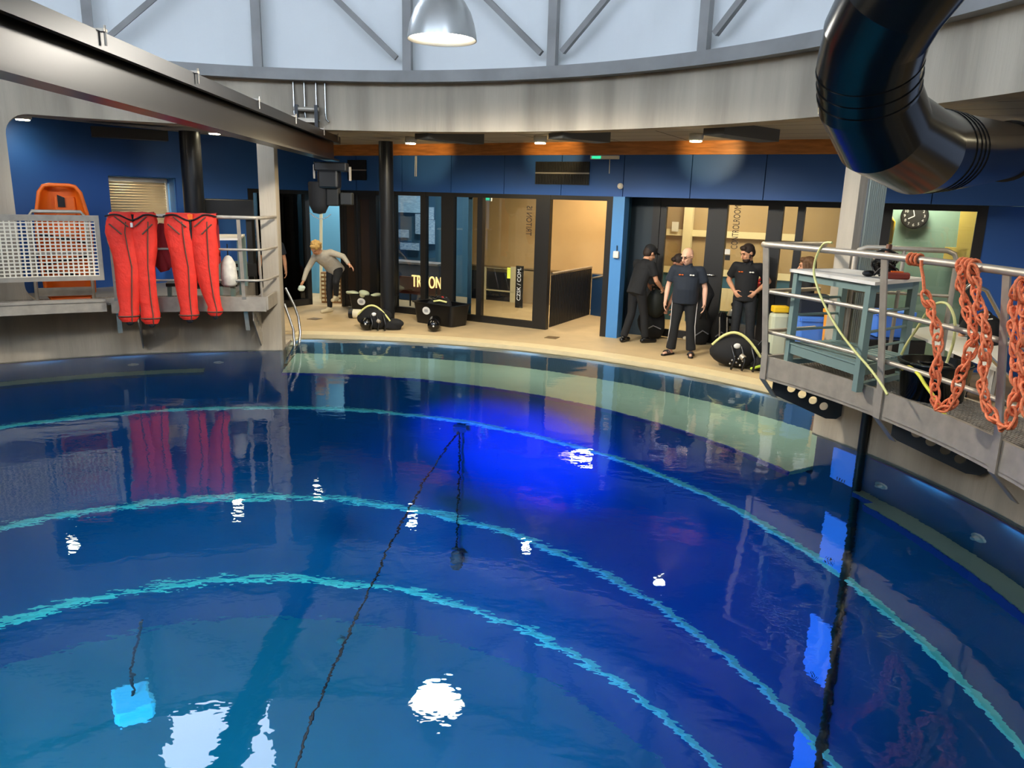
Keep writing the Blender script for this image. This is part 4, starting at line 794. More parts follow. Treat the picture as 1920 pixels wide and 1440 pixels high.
# reversed lettering on the glass
a=pt(1000,424);b=pt(998,376); text('glass_lettering','TRITON IS',mat('dark_lettering','2A1A10',.5),bpy.data.objects['window_11'],(a+b)/2-N*.02-U*.07-Vector((0,0,.14)),(0,0,1),U,.165,.004,.72)
a=atl(1377,455,*line(CO));b=atl(1386,388,*line(CO)); gw=[o for o in bpy.data.objects if o.name.startswith('window_') and o.data and abs(o.data.vertices[0].co.x-P(6.6,CO).x)<.05]
text('glass_lettering','CONTROLROOM',mat('dark_lettering','2A1A10',.5),gw[0] if gw else wo,Vector(((a.x+b.x)/2,(a.y+b.y)/2,(a.z+b.z)/2-.04))-N*.02,(0,0,1),-U,.16,.004,.6)
for py,mm in((474,M['white']),(484,M['blk'])):
    c=atl(1364.5,py,*line(CO-.08)); 
no=thing('door_notice','small black and white pictogram notice on the control room frame','notice',atl(1364,490,*line(CO-.07)))
for py,mm,nn in((472,M['white'],'upper_pictogram'),(483,M['blk'],'lower_pictogram')):
    c=atl(1364,py,*line(CO-.07)); MB().ob(c,U*.045,N*.006,Vector((0,0,.045))).build(nn,mm,no)
# stair balustrade through the open door
bs=thing('stair_balustrade','black slatted stair balustrade with steel handrails beyond the open lobby door','balustrade',P(3.9,1.0))
a=atl(1031,612,*line(.35)); a.z=0; b=atz(1104,590,.0); mb=MB(); n=26
for i in range(n+1):
    p=a.lerp(b,i/n); hz=1.02; mb.ob(p+Vector((0,0,hz/2)),(b-a).normalized()*.012,Vector((.012,.0,0)),Vector((0,0,hz/2)))
mb.build('bars',M['blk'],bs); mb=MB(); mb.bar(a+Vector((0,0,.5)),b+Vector((0,0,.5)),.006,.98); mb.build('back_sheet',mat('dark_mesh_sheet','15130F',.6),bs)
mb=MB(); mb.tube([a+Vector((0,0,1.05)),b+Vector((0,0,1.05))],.025,8); mb.build('handrail',M['steel'],bs); MB().tube([a.lerp(b,.2)+Vector((-.1,-.05,.9)),b+Vector((-.1,-.05,1.0))],.02,8).build('handrail',M['stain'],bs)
lw=thing('stair_side_wall','low blue wall with sloping steel handrail right of the lobby stair','wall panel',P(4.6,1.2))
p=atl(1104,590,*line(1.0)); q=atl(1142,575,*line(1.0)); MB().bar(Vector((b.x+.05,b.y,.45)),Vector((5.55,10.7,.45)),.06,.9).build('wall_sheet',M['navy'],lw); MB().tube([Vector((b.x+.05,b.y-.08,.82)),Vector((5.2,9.9,1.15))],.022,8).build('handrail',M['steel'],lw)
# exit pictogram in the lobby
c=atl(914,370,*line(.9)); eg=thing('exit_sign','green lit exit pictogram hanging in the lobby','sign',c); MB().ob(c,U*.1,N*.02,Vector((0,0,.075))).build('sign_box',M['white'],eg); MB().ob(c-N*.022-U*.01,U*.07,N*.004,Vector((0,0,.055))).build('sign_face',M['exitg'],eg)
# control room interior
def cband(py0,py1,x0,x1,m,name,d): 
    za=atl(1300,py0,*line(d)).z; zb=atl(1300,py1,*line(d)).z; mb=MB(); hbar(mb,x0,x1,min(za,zb),max(za,zb),d,.05); return struct(name,mb,m)
DC=CO+2.3
cband(431,443,5.9,8.5,M['cream'],'trim_30',DC); cband(502,514,5.9,8.5,M['cream'],'trim_31',DC-.05); cband(514,640,5.9,8.5,M['teal'],'wall_control_dado',DC-.02)
mb=MB(); c=atl(1290,430,*line(DC-.05)); mb.ob((c.x,c.y,1.6),U*.09,N*.06,Vector((0,0,1.6))); struct('trim_32',mb,M['cream'])
rd_=thing('radiator','cream panel radiator on the control room wall','radiator',atl(1358,585,*line(DC-.2))); a=atl(1349,540,*line(DC-.2));b=atl(1382,585,*line(DC-.2))
for i in range(9):
    MB().ob(Vector((a.x+(b.x-a.x)*i/8,a.y+(b.y-a.y)*i/8,(a.z+b.z)/2)),U*.028,N*.03,Vector((0,0,(a.z-b.z)/2))).build('radiator_section',M['cream'],rd_)
nt_=thing('wall_notice','small white notice on the control room wall above the door ledge','notice',atl(1266,425,*line(DC-.06))); c=atl(1266,425,*line(DC-.06)); MB().ob(c,U*.07,N*.01,Vector((0,0,.1))).build('sheet',M['white'],nt_)
sc_=thing('shelf_ledge','white work shelf inside the control room under the red box','shelf',atl(1415,546,*line(CO+.4))); a=atl(1380,545,*line(CO+.4));b=atl(1560,548,*line(CO+.4)); a.z=b.z=atl(1420,546,*line(CO+.4)).z; MB().bar(a,b,.35,.04).build('shelf_board',M['cream'],sc_)
MB().bar(Vector((a.x,a.y,a.z/2))+N*.1,Vector((b.x,b.y,a.z/2))+N*.1,.05,a.z-.04).build('shelf_front',mat('shelf_front_grey','3C4B4C',.6),sc_)
c=atl(1427,536,*line(CO+.35)); c.z=a.z+.02; rx=thing('red_box','small red open-topped box on the control room shelf','box',c); mb=MB(); mb.ob(c+Vector((0,0,.07)),U*.1,N*.08,Vector((0,0,.07))); mb.build('box_body',M['redbox'],rx,.01); MB().tube([c+U*-.07+Vector((0,0,.14)),c+Vector((0,0,.24)),c+U*.08+Vector((0,0,.24)),c+U*.09+Vector((0,0,.14))],.02,8).build('handle',M['redbox'],rx)
ck=atl(1715,405,*line(CO+1.0)); clk=thing('wall_clock','round black wall clock with white numerals on the grey-green wall','clock',ck)
rk=20.5/F*(ck-EYE).length; o=ck
def disc(r,d0,d1,nm,m): MB().cone(o-N*d0,o-N*d1,r,r,40).build(nm,m,clk)
disc(rk,-.0,.04,'clock_case',M['blk']); cf_=MB().cone(o-N*.04,o-N*.043,rk*.9,rk*.9,40).build('clock_face',mat('clock_face_dark','23221F',.5),clk)
num=MB()
for h in range(12):
    a=PI/2-h*PI/6; text('numeral',str(12 if h==0 else h),M['white'],cf_,o+U*(rk*.7*math.cos(a))+Vector((0,0,rk*.7*math.sin(a)))-N*.045,U,(0,0,1),rk*.3)
for a,l,w_,nm in((PI/2+.28,.5,.03,'minute_hand'),(PI+.5,.38,.035,'hour_hand')):
    dv=U*math.cos(a)+Vector((0,0,math.sin(a))); MB().bar(o-N*.05,o-N*.05+dv*rk*(l+.1),rk*w_*2,.004,N).build(nm,M['white'],clk)
yd=thing('leaning_board','tall pale yellow board leaning at the right end of the clock room','board',atl(1815,490,*line(CO+.95))); a=atl(1818,388,*line(CO+.95));b=atl(1806,490,*line(CO+.95)); mb=MB(); mb.bar(b,a,.06,.24,U); mb.build('panel_board',mat('pale_yellow_panel','E8CE6A',.5),yd); c=atl(1790,480,*line(CO+.95)); MB().ob(c,U*.16,N*.03,Vector((0,0,.14))).build('panel_box',mat('pale_yellow_panel','E8CE6A',.5),yd)
# yellow rescue unit behind the column
c=atl(1655,430,*line(CO+.25)); yu=thing('yellow_breathing_unit','yellow backplate with black straps hanging behind the clock room glass','breathing set',c-Vector((0,0,.5)))
mb=MB(); mb.tube([c+U*x+Vector((0,0,z)) for x,z in((-.14,-.2),(-.14,.12),(-.11,.17),(.11,.17),(.14,.12),(.14,-.2))],.035,8,True); mb.build('backplate',M['yellow'],yu); mb=MB(); mb.tube([c+U*x+Vector((0,0,z)) for x,z in((-.16,-.55),(-.17,-.3),(-.1,-.22),(.1,-.22),(.17,-.3),(.16,-.55))],.035,8,True); mb.build('lower_frame',M['yellow'],yu); MB().lathe([(.001,-.5),(.07,-.48),(.08,-.2),(.05,-.05),(.03,.0),(.001,.02)],c,14).build('cylinder',mat('grey_cylinder','4C4D50',.4,.3),yu)
for s in(-.1,.1): MB().tube([c+U*s+Vector((0,0,.1))-N*.03,c+U*s-N*.06+Vector((0,0,-.1)),c+U*s*.8-N*.03+Vector((0,0,-.4))],.018,6).build('strap',M['blk2'],yu)
# ---------------------------------------------------------------- gear on the deck
def oval(p,nrm,up,w_,h_,nm,m,t):
    n=Vector(nrm).normalized(); y=Vector(up); x=y.cross(n).normalized(); mb=MB(); vs=[]
    for d in(0,.006):
        vs+=[Vector(p)+n*d+x*(w_*math.cos(2*PI*i/24))+y*(h_*math.sin(2*PI*i/24)) for i in range(24)]
    mb.add(vs,[tuple(range(24)),tuple(range(24,48))]+[(i,(i+1)%24,24+(i+1)%24,24+i) for i in range(24)]); return mb.build(nm,m,t)
def tub(base,ang,L,W,H,label):
    t=thing('storage_tub',label,'tub',base,ang,'black storage tubs'); c=Vector(base); x=Vector((math.cos(ang),math.sin(ang),0)); y=Vector((-math.sin(ang),math.cos(ang),0))
    def sec(l,w,z,r=.09,n=5):
        pts=[]
        for sx,sy,a0 in((1,1,0),(-1,1,PI/2),(-1,-1,PI),(1,-1,3*PI/2)):
            for i in range(n+1):
                a=a0+PI/2*i/n; pts.append(c+x*(sx*(l/2-r)+r*math.cos(a))+y*(sy*(w/2-r)+r*math.sin(a))+Vector((0,0,z)))
        return pts
    mb=MB(); S=[sec(L*.9,W*.88,.004),sec(L*.95,W*.94,H*.5),sec(L,W,H-.02),sec(L+.05,W+.05,H-.015),sec(L+.05,W+.05,H),sec(L-.04,W-.04,H),sec(L*.88,W*.86,.03)]
    n=len(S[0]); mb.add([v for s in S for v in s],[(i*n+j,i*n+(j+1)%n,(i+1)*n+(j+1)%n,(i+1)*n+j) for i in range(len(S)-1) for j in range(n)]+[tuple(range(n)),tuple(range((len(S)-1)*n,len(S)*n))],False)
    mb.build('tub_body',M['blk'],t); ol_=oval(c-y*(W*.476+.012)-x*L*.14+Vector((0,0,H*.64)),-y,(0,0,1),.1,.075,'oval_label',M['white'],t); mb=MB()
    lp=c-y*(W*.476+.02)-x*L*.14+Vector((0,0,H*.64))
    for i in range(3): mb.ob(lp+Vector((0,0,.02-.02*i)),x*(.05-.01*(i!=1)),y*.003,Vector((0,0,.005)))
    mb.build('label_scribble',M['grey'],ol_); return t
b0=atz(778,604,0);b1=atz(846,615,0); dd_=b1-b0; ang=math.atan2(dd_.y,dd_.x); ctr=(b0+b1)/2+Vector((-math.sin(ang),math.cos(ang),0))*.25; L_=dd_.length+.1
tub((ctr.x,ctr.y,0),ang,L_,.55,.42,'black storage tub with oval label, full of dark gear, in front of the lit sign')
b2=atz(655,586,0);b3=Vector((.22,b2.y-.35,0)); d3_=b3-b2; ang2=math.atan2(d3_.y,d3_.x); ctr2=(b2+b3)/2+Vector((-math.sin(ang2),math.cos(ang2),0))*.26
tub((ctr2.x,ctr2.y,0),ang2,d3_.length+.08,.5,.4,'black storage tub with oval label and pale cloths behind the black column')
def lump(name,label,cat,c,rx,ry,rz,m,parent=None,seed=1,nm='body',n=18,amp=.16):
    random.seed(seed); ph=[random.uniform(0,6) for _ in range(6)]; mb=MB(); mb.ball(c,rx,ry,rz,n,n//2+2)
    cc=Vector(c)
    for i,v in enumerate(mb.v):
        d=v-cc; k=1+amp*(math.sin(d.x/rx*3+ph[0])*math.sin(d.y/ry*2.6+ph[1])+.6*math.sin(d.z/rz*4+ph[2]+d.x/rx*2)); mb.v[i]=cc+d*k
        if mb.v[i].z<.004: mb.v[i].z=.004
    t=parent or thing(name,label,cat,(cc.x,cc.y,0)); mb.build(nm,m,t); return t
gr_=thing('diving_gear','dark bundle of diving hoses and gear inside the right storage tub','diving gear',(ctr.x,ctr.y,.3)); c=Vector((ctr.x-.02,ctr.y,.36))
lump('','','',c,.26,.17,.17,M['blk2'],gr_,4,'gear_bag'); mb=MB()
for i in range(4): mb.tube([c+Vector((-.1+.06*i+.1*math.cos(u),-.05+.1*math.sin(u),.08+.1*abs(math.sin(u*.5+i)))) for u in [j*.5 for j in range(11)]],.014,6)
mb.build('hoses',M['blk'],gr_); MB().tube([c+Vector((-.12,-.16,.1)),c+Vector((.0,-.17,.12)),c+Vector((.14,-.16,.09))],.02,8).build('cream_hose',M['yhose'],gr_); MB().ball(c+Vector((.05,-.12,.17)),.03).build('red_fitting',M['redbox'],gr_)
for k,(px,py) in enumerate(((660,552),(682,549))):
    p=atl(px,py,*( (b2,b3))); cl=thing('folded_cloth',['pale cloth hung over the left rim of the rear black tub','crumpled pale cloth on the rear black tub'][k],'cloth',p); lump('','','',(p.x,p.y+.05,.425),.13-.02*k,.1,.04+.035*k,mat('pale_green_cloth','D9DFB8',.85,0,.1,12),cl,8+k,'cloth_body')
p=atl(706,555,b2,b3); cl=thing('folded_cloth','pale cloth at the right end of the rear black tub beside the column','cloth',p); lump('','','',(p.x-.02,p.y+.03,.425),.1,.08,.035,mat('pale_green_cloth','D9DFB8',.85,0,.1,12),cl,12,'cloth_body')
# cream cylinder lying in front of the rear tub
q0=atz(656,588,.09);q1=atz(704,590,.09); cy=thing('diving_cylinder','cream diving cylinder with black boot lying in front of the rear black tub','cylinder',(q0.x,q0.y,0)); d=(q1-q0); d.z=0; q0.z=q1.z=.095; d=q1-q0
MB().cone(q0+d*.12,q0+d*.82,.09,.09,20).ball(q0+d*.82,.09,n=18).build('tank_body',M['wtank'],cy); MB().cone(q0-d*.02,q0+d*.14,.094,.094,20).build('tank_boot',M['blk'],cy); MB().cone(q0+d*.9,q0+d*1.04,.03,.03,10).ball(q0+d*1.04,.045).build('valve',M['blk'],cy)
# jacket set with tank, next to the column
def scuba(ctr,ang,label,sc_=1,hosem=None):
    t=thing('scuba_jacket',label,'diving gear',ctr,0,'scuba jackets'); c=Vector(ctr); x=Vector((math.cos(ang),math.sin(ang),0)); y=Vector((-math.sin(ang),math.cos(ang),0)); z=Vector((0,0,1))
    lump('','','',c+x*.0+z*.2*sc_,.3*sc_,.2*sc_,.2*sc_,M['blk2'],t,21,'jacket_body',20,.12); lump('','','',c+x*.34*sc_-y*.02+z*.09*sc_,.2*sc_,.13*sc_,.1*sc_,M['blk2'],t,5,'jacket_wing',16,.2)
    MB().tube([c+x*(-.3+.6*u)*sc_-y*(.1)*sc_+z*(.12+.33*math.sin(PI*(.15+.8*u)))*sc_ for u in [i/14 for i in range(15)]],.018*sc_,8).build('inflator_hose',hosem or M['yhose'],t)
    MB().ball(c+x*.02-y*.19*sc_+z*.3*sc_,.045*sc_,.02,.035*sc_).build('white_patch',M['white'],t)
    for k in range(3): MB().tube([c+x*(-.05+.12*k)*sc_-y*.2*sc_+z*.3*sc_,c+x*(.02+.12*k)*sc_-y*.3*sc_+z*.15*sc_,c+x*(-.02+.13*k)*sc_-y*.28*sc_+z*.02],.016*sc_,6).build('strap',M['blk'],t)
    MB().cone(c+x*.1-y*.26*sc_+z*.2*sc_,c+x*.15-y*.28*sc_+z*.17*sc_,.035*sc_,.035*sc_,12).build('buckle',M['steel'],t); return t,c,x,y
g=atz(700,620,0); t,c,x,y=scuba((g.x,g.y+.22,0),-.05,'black scuba jacket with cream hose and lying cylinder beside the black column')
k=Vector((g.x-.13,g.y+.02,.125)); MB().ball(k,.12,.12,.12,18,12).cone(k,k+Vector((.1,.5,0)),.118,.118,20).build('tank_bottom',M['gloss'],t); MB().ball(k+Vector((.005,-.116,.01)),.016).build('boot_stud',M['white'],t)
g=atz(812,624,0); k=Vector((g.x,g.y+.12,.125)); bt=thing('diving_cylinder','black diving cylinder lying end-on in front of the labelled tub','cylinder',(k.x,k.y,0)); MB().ball(k,.12,.12,.12,20,12).cone(k,k+Vector((-.02,.42,0)),.118,.118,20).build('tank_body',M['gloss'],bt); MB().ball(k+Vector((.005,-.117,-.005)),.017).build('boot_stud',M['white'],bt); MB().cone(k+Vector((-.02,.42,0)),k+Vector((-.02,.5,0)),.03,.03,10).build('valve',M['blk'],bt)
g=atz(1386,697,0); t,c,x,y=scuba((g.x+.05,g.y+.36,0),-.42,'black scuba jacket with cream hose and lime trim on the deck beside the right platform',1.22)
MB().tube([c+x*.25-y*.3+Vector((0,0,.05)),c+x*.42-y*.26+Vector((0,0,.12)),c+x*.5-y*.2+Vector((0,0,.2))],.02,8).build('lime_trim',M['lime'],t)
MB().tube([c+x*.25+Vector((0,0,.3)),c+x*.36+Vector((0,0,.46)),c+x*.45+Vector((0,0,.42)),c+x*.46+Vector((0,0,.2))],.014,8).build('carry_loop',M['blk'],t)
mb=MB()
for i in range(8): mb.ball(c+x*(-.05+.03*i)-y*(.3+.02*(i%3))+Vector((0,0,.1+.03*(i*7%5))),.018)
mb.build('metal_fittings',M['stain'],t)
# bags and cylinders by the control room
def bag(px,py,w_,h_,label,seed,z0=0,handle=True):
    g=atz(px,py,z0); d_=(g-EYE).length; W=w_/F*d_; H=h_/F*d_; t=thing('gear_bag',label,'bag',g,0,'black gear bags'); lump('','','',(g.x,g.y+W*.3,z0+H*.48),W*.5,W*.36,H*.52,M['blk2'],t,seed,'bag_body',18,.09)
    if handle: MB().tube([Vector((g.x-W*.15,g.y,z0+H*.8)),Vector((g.x-W*.08,g.y-.03,z0+H*1.05)),Vector((g.x+W*.1,g.y-.03,z0+H*1.04)),Vector((g.x+W*.16,g.y,z0+H*.8))],.016,8).build('handle',M['blk'],t)
    MB().tube([Vector((g.x-W*.3,g.y-W*.06,z0+H*.3)),Vector((g.x,g.y-W*.1,z0+H*.45)),Vector((g.x+W*.28,g.y-W*.04,z0+H*.35))],.012,6).build('strap',mat('grey_strap','77777A',.7),t); return t,g,W,H
bag(1222,638,52,62,'large black gear bag between the capped man and the bald man',31); t,g,W,H=bag(1314,648,40,62,'black backpack standing right of the bald man',33); t,g,W,H=bag(1349,650,32,60,'black strapped rucksack between the backpack and the white banded cylinder',35)
for dx in(-.05,.08): MB().tube([g+Vector((dx,-.02,H*.9)),g+Vector((dx,-.08,H*.6)),g+Vector((dx+.02,-.06,H*.15))],.014,6).build('shoulder_strap',M['steel'],t)
bag(1428,636,40,56,'dark bag under the control room window right of the bearded man',37,0,False)
g=atz(1369,640,0); ct=thing('banded_cylinder','white banded diving cylinder standing in front of the bearded man','cylinder',g); MB().lathe([(.001,.0),(.1,.01),(.105,.05),(.105,.48),(.08,.56),(.03,.6),(.001,.6)],g,20).build('tank_body',mat('silver_white_tank','D4D2CA',.3,.3),ct)
for z_ in(.16,.3,.43): MB().cone(g+Vector((0,0,z_)),g+Vector((0,0,z_+.05)),.11,.11,20).build('black_band',M['blk'],ct)
MB().cone(g+Vector((0,0,.58)),g+Vector((0,0,.72)),.03,.03,10).ball(g+Vector((0,0,.68)),.05).build('valve',M['blk'],ct)
# right: desk, crates, boxes behind the platform
dk_=thing('white_desk','white laminate desk standing on the deck behind the right guard rail','desk',(8.3,4.2,0)); q=[atz(1700,612,.78),atz(1868,640,.78),atz(1866,684,.78),atz(1706,652,.78)]; q=[atz(1694,618,.78),atz(1790,606,.78),atz(1885,640,.78),atz(1868,690,.78),atz(1735,668,.78)]
q=[q[0],q[1],q[2],q[3]]; cen=sum(q,Vector())/4; MB().prism([c-Vector((0,0,.04)) for c in q],(0,0,.04)).build('desktop',M['white'],dk_)
for c in q: c=cen+(c-cen)*.88; MB().box((c.x,c.y,.37),.06,.06,.74).build('leg',M['white'],dk_)
def crate(px,py,w_,h_,label,m,dz=0,name='storage_crate',r=None,dist=None):
    p=EYE+ray(px,py)*dist; p.z=max(p.z,0); W=w_/F*dist;H=h_/F*dist; t=thing(name,label,'crate',p); c=p+Vector((0,0,H/2)); mb=MB(); mb.prism([p+Vector((s*W*.44,u*W*.3,.0)) for s,u in((-1,-1),(1,-1),(1,1),(-1,1))],(0,0,.01))
    lo=[p+Vector((s*W*.42,u*W*.28,0)) for s,u in((-1,-1),(1,-1),(1,1),(-1,1))]; hi=[p+Vector((s*W*.5,u*W*.34,H)) for s,u in((-1,-1),(1,-1),(1,1),(-1,1))]; mb=MB(); mb.add(lo+hi,[(0,1,2,3),(4,5,6,7)]+[(i,(i+1)%4,4+(i+1)%4,4+i) for i in range(4)]); mb.build('crate_body',m,t,.015); mb=MB()
    for i in range(4): mb.bar(hi[i]-Vector((0,0,.03)),hi[(i+1)%4]-Vector((0,0,.03)),.03,.05)
    mb.build('crate_rim',m,t); return t
k_=crate(1663,630,62,44,'light blue plastic crate beyond the table, beside the concrete column',M['bluebox'],dist=11.2); q_=k_.location; cs_=thing('equipment_case','black equipment case carrying the light blue crate behind the table','case',(q_.x,q_.y,0)); MB().box((q_.x,q_.y,q_.z/2),.75,.6,q_.z-.004).build('case_body',M['blk'],cs_,.02); MB().box((q_.x,q_.y-.305,q_.z*.7),.2,.02,.05).build('case_latch',M['steel'],cs_)

crate(1518,655,56,58,'light blue plastic crate behind the left legs of the work table',M['bluebox'],dist=12.2)
ox=crate(1552,648,22,64,'orange warning box stacked beside the blue crate behind the table',mat('amber_box','EFA02C',.5),dist=12.0,name='amber_box')
nv=crate(1517,608,54,52,'dark blue folded cover lying over the blue crate behind the table',M['navyt'],dist=12.25,name='dark_cover')
bt_=thing('cream_jerrycan','cream plastic can on the deck behind the left table leg','can',(0,0,0)); c=EYE+ray(1462,585)*12.4; MB().ob((c.x,c.y,.42),Vector((.14,0,0)),Vector((0,.1,0)),Vector((0,0,.42))).build('can_body',mat('can_cream_grey','C9CDB0',.4),bt_,.05); MB().ob((c.x,c.y,.9),Vector((.12,0,0)),Vector((0,.08,0)),Vector((0,0,.05))).build('can_lid',M['yellow'],bt_,.02)
bt_.location=(c.x,c.y,0)
for ch_ in bt_.children: ch_.data.transform(Matrix.Translation((-c.x,-c.y,0)))
# fake potted grid crate behind the blond person
g=atl(628,575,Vector((-2.6,12.6,0)),Vector((0,12.4,0))); cr=thing('wicker_panel','white and brown checked crate on the floor behind the blond person','crate',(g.x,g.y,0)); mb=MB(); mb.box((g.x,g.y,.35),.55,.25,.7,0); mb.build('crate_body',mat('brown_crate','8A6438',.6),cr); mb=MB()
for i in range(6):
    for j in range(7): mb.box((g.x-.23+.092*i,g.y-.13,.07+.095*j),.06,.01,.05)
mb.build('pale_squares',M['cream'],cr)
pb=struct('trim_40',MB().bar(atl(602,370,Vector((-2.6,13.0,0)),Vector((0,12.9,0))),atl(602,560,Vector((-2.6,13.0,0)),Vector((0,12.9,0))),.06,.05,(0,1,0)),M['cream'])
# ---------------------------------------------------------------- people
def rot2(a): return Matrix.Rotation(a,3,'Z')
def solid(mb,name,m,parent,vox=.011,smooth=4):
    """unite the overlapping shapes of a builder into one continuous skin"""
    o=mb.build(name,m,parent); r=o.modifiers.new('unite','REMESH'); r.mode='VOXEL'; r.voxel_size=vox; r.use_smooth_shade=True
    s=o.modifiers.new('soften','SMOOTH'); s.iterations=smooth; s.factor=.5
    bpy.context.view_layer.update(); me=bpy.data.meshes.new_from_object(o.evaluated_get(bpy.context.evaluated_depsgraph_get()))
    o.modifiers.clear(); old=o.data; o.data=me; me.name=name; bpy.data.meshes.remove(old); return o
def V(*a): return Vector(a)
def hand(mb,wrist,fdir,palm,side,curl=.5):
    """palm, four unequal bent fingers and a thumb; fdir runs to the fingertips, palm is the palm's normal, side the thumb's side"""
    f=Vector(fdir).normalized(); p=(Vector(palm)-f*Vector(palm).dot(f)).normalized(); s=f.cross(p)*side
    w_=Vector(wrist); rot=Matrix((s,f,p)).transposed()
    mb.ball(w_+f*.05,.04,.055,.018,12,8,rot); mb.cap(w_-f*.01,w_+f*.03,.026,.028,10)
    for i,(off,L) in enumerate(((.03,.075),(.011,.083),(-.009,.077),(-.028,.062))):
        b=w_+f*.09+s*off; k=curl*(.8+.12*i); d1=(f*math.cos(k)+p*math.sin(k)); d2=(f*math.cos(2*k)+p*math.sin(2*k)); m_=b+d1*L*.55; e=m_+d2*L*.5
        mb.cap(b,m_,.0095,.009,8); mb.cap(m_,e,.009,.0075,8)
    b=w_+f*.025+s*.033; d1=(f*.6+s*.75+p*.35).normalized(); m_=b+d1*.045; d2=(f*.85+s*.2+p*.5).normalized(); mb.cap(b,m_,.013,.011,8); mb.cap(m_,m_+d2*.032,.011,.009,8)
def person(label,loc,rz,J,spec,scale=1):
    t=thing('person',label,'person',loc,rz); Mx=Matrix.Translation(Vector(loc))@Matrix.Rotation(rz,4,'Z')@Matrix.Scale(scale,4)
    D=dict(pelvis=V(0,0,.95),waist=V(0,.01,1.1),chest=V(0,0,1.3),neck=V(0,-.01,1.48),head=V(0,.02,1.625),look=V(0,1,-.05),up=V(0,0,1),
      shR=V(.185,-.01,1.41),elR=V(.25,-.03,1.12),wrR=V(.27,.06,.87),shL=V(-.185,-.01,1.41),elL=V(-.25,-.03,1.12),wrL=V(-.27,.06,.87),
      hipR=V(.09,0,.92),knR=V(.1,.03,.5),anR=V(.11,-.02,.085),toR=V(.14,.16,.035),hipL=V(-.09,0,.92),knL=V(-.1,.03,.5),anL=V(-.11,-.02,.085),toL=V(-.14,.16,.035),
      fR=None,fL=None,pR=V(-1,0,0),pL=V(1,0,0),curlR=.45,curlL=.45,girth=1)
    D.update(J); G=D['girth']
    def wld(mb):
        mb.v=[Mx@v for v in mb.v]; return mb
    lk=D['look'].normalized(); upv=D['up']-lk*D['up'].dot(lk); upv.normalize(); rt=lk.cross(upv); hr=Matrix((rt,lk,upv)).transposed(); H=D['head']
    def hp(x,y,z): return H+(rt*x+lk*y+upv*z)*1.12
    b=MB()
    b.ball(hp(0,-.01,.025),.085,.107,.106,18,12,hr).ball(hp(0,.025,-.05),.065,.076,.078,16,10,hr).ball(hp(0,.055,-.09),.032,.03,.026,12,8,hr)
    b.cap(hp(0,.09,.012),hp(0,.112,-.028),.011,.016,8).ball(hp(.035,.072,-.03),.022,.02,.018,8,6,hr).ball(hp(-.035,.072,-.03),.022,.02,.018,8,6,hr)
    b.ball(hp(0,.078,.035),.055,.022,.014,10,6,hr)
    for s in(1,-1): b.ball(hp(.078*s,-.01,-.005),.011,.026,.034,10,8,hr)
    b.cap(D['neck'],hp(0,-.02,-.06),.06,.056,14).cap(D['neck'],D['chest'],.07,.1,12)
    b.cap(D['chest'],D['waist'],.12,.11,14).cap(D['waist'],D['pelvis'],.11,.12,14)
    for s in'RL':
        sh,el,wr=D['sh'+s],D['el'+s],D['wr'+s]; b.cap(D['chest'].lerp(D['neck'],.5),sh,.06,.05,12); b.cap(sh,el,.052,.041,12); b.cap(el,el.lerp(wr,.35),.041,.042,12); b.cap(el.lerp(wr,.35),wr,.042,.027,12)
        f=D['f'+s] or (wr-el); hand(b,wr,f,D['p'+s],(1 if s=='R' else -1)*(1 if D.get('flip'+s) else -1)*-1,D['curl'+s])
        hi,kn,an,to=D['hip'+s],D['kn'+s],D['an'+s],D['to'+s]; b.cap(D['pelvis'],hi,.09,.08,12); b.cap(hi,kn,.075,.05,12); b.cap(kn,kn.lerp(an,.35),.05,.052,12); b.cap(kn.lerp(an,.35),an,.052,.034,12)
        b.cap(an,an.lerp(to,.1)+V(0,0,-.0),.036,.036,10); b.cap(an+(to-an)*-.15+V(0,0,to.z-an.z),to,.03,.027,10)
    body=solid(wld(b),'body',mat(*spec.get('skin',('skin','D9A07C')),.55),t,.0075,3)
    # face
    e=MB()
    for s in(1,-1): e.ball(hp(.031*s,.083,.012),.012,.007,.008,8,6,hr)
    wld(e).build('eyes',M['eye'],t); e=MB(); e.ball(hp(0,.088,-.058),.022,.008,.006,10,6,hr); wld(e).build('mouth',M['lip'],t)
    e=MB()
    for s in(1,-1): e.cap(hp(.02*s,.094,.034),hp(.046*s,.084,.034),.005,.004,6)
    wld(e).build('eyebrows',M.get(spec.get('brow','haird')),t)
    # hair
    hk=spec.get('hair')
    if hk:
        h=MB()
        if hk!='bald':
            h.ball(hp(0,-.022,.042),.097,.112,.103,18,12,hr).ball(hp(0,-.05,0),.09,.078,.1,16,10,hr).ball(hp(0,.05,.095),.069,.045,.039,12,8,hr)
            if spec.get('fluffy'):
                random.seed(5)
                for i in range(26):
                    a=random.uniform(0,6.28); u=random.uniform(-.2,1); h.ball(hp(.08*math.cos(a)*math.sqrt(max(0,1-u*u)),-.03+.095*math.sin(a)*math.sqrt(max(0,1-u*u)),.045+.09*u),.028,n=8,m=6)
            if spec.get('long'):
                for x,y in((-.078,.035),(.078,.035),(-.075,0),(-.07,-.05),(-.035,-.07),(0,-.08),(.035,-.07),(.07,-.05),(.075,0)): h.cap(hp(x,y,.04),hp(x*1.2,y-.015,-.26-.02*math.cos(x*30)),.036,.026,8)
            if spec.get('beard'): h.ball(hp(0,.045,-.085),.062,.064,.048,14,8,hr); h.cap(hp(.06,.02,-.05),hp(.068,-.005,.0),.02,.014,8).cap(hp(-.06,.02,-.05),hp(-.068,-.005,.0),.02,.014,8)
            # keep the face open
            solid(wld(h),'hair',M[spec['hairmat']],t,.009,2)
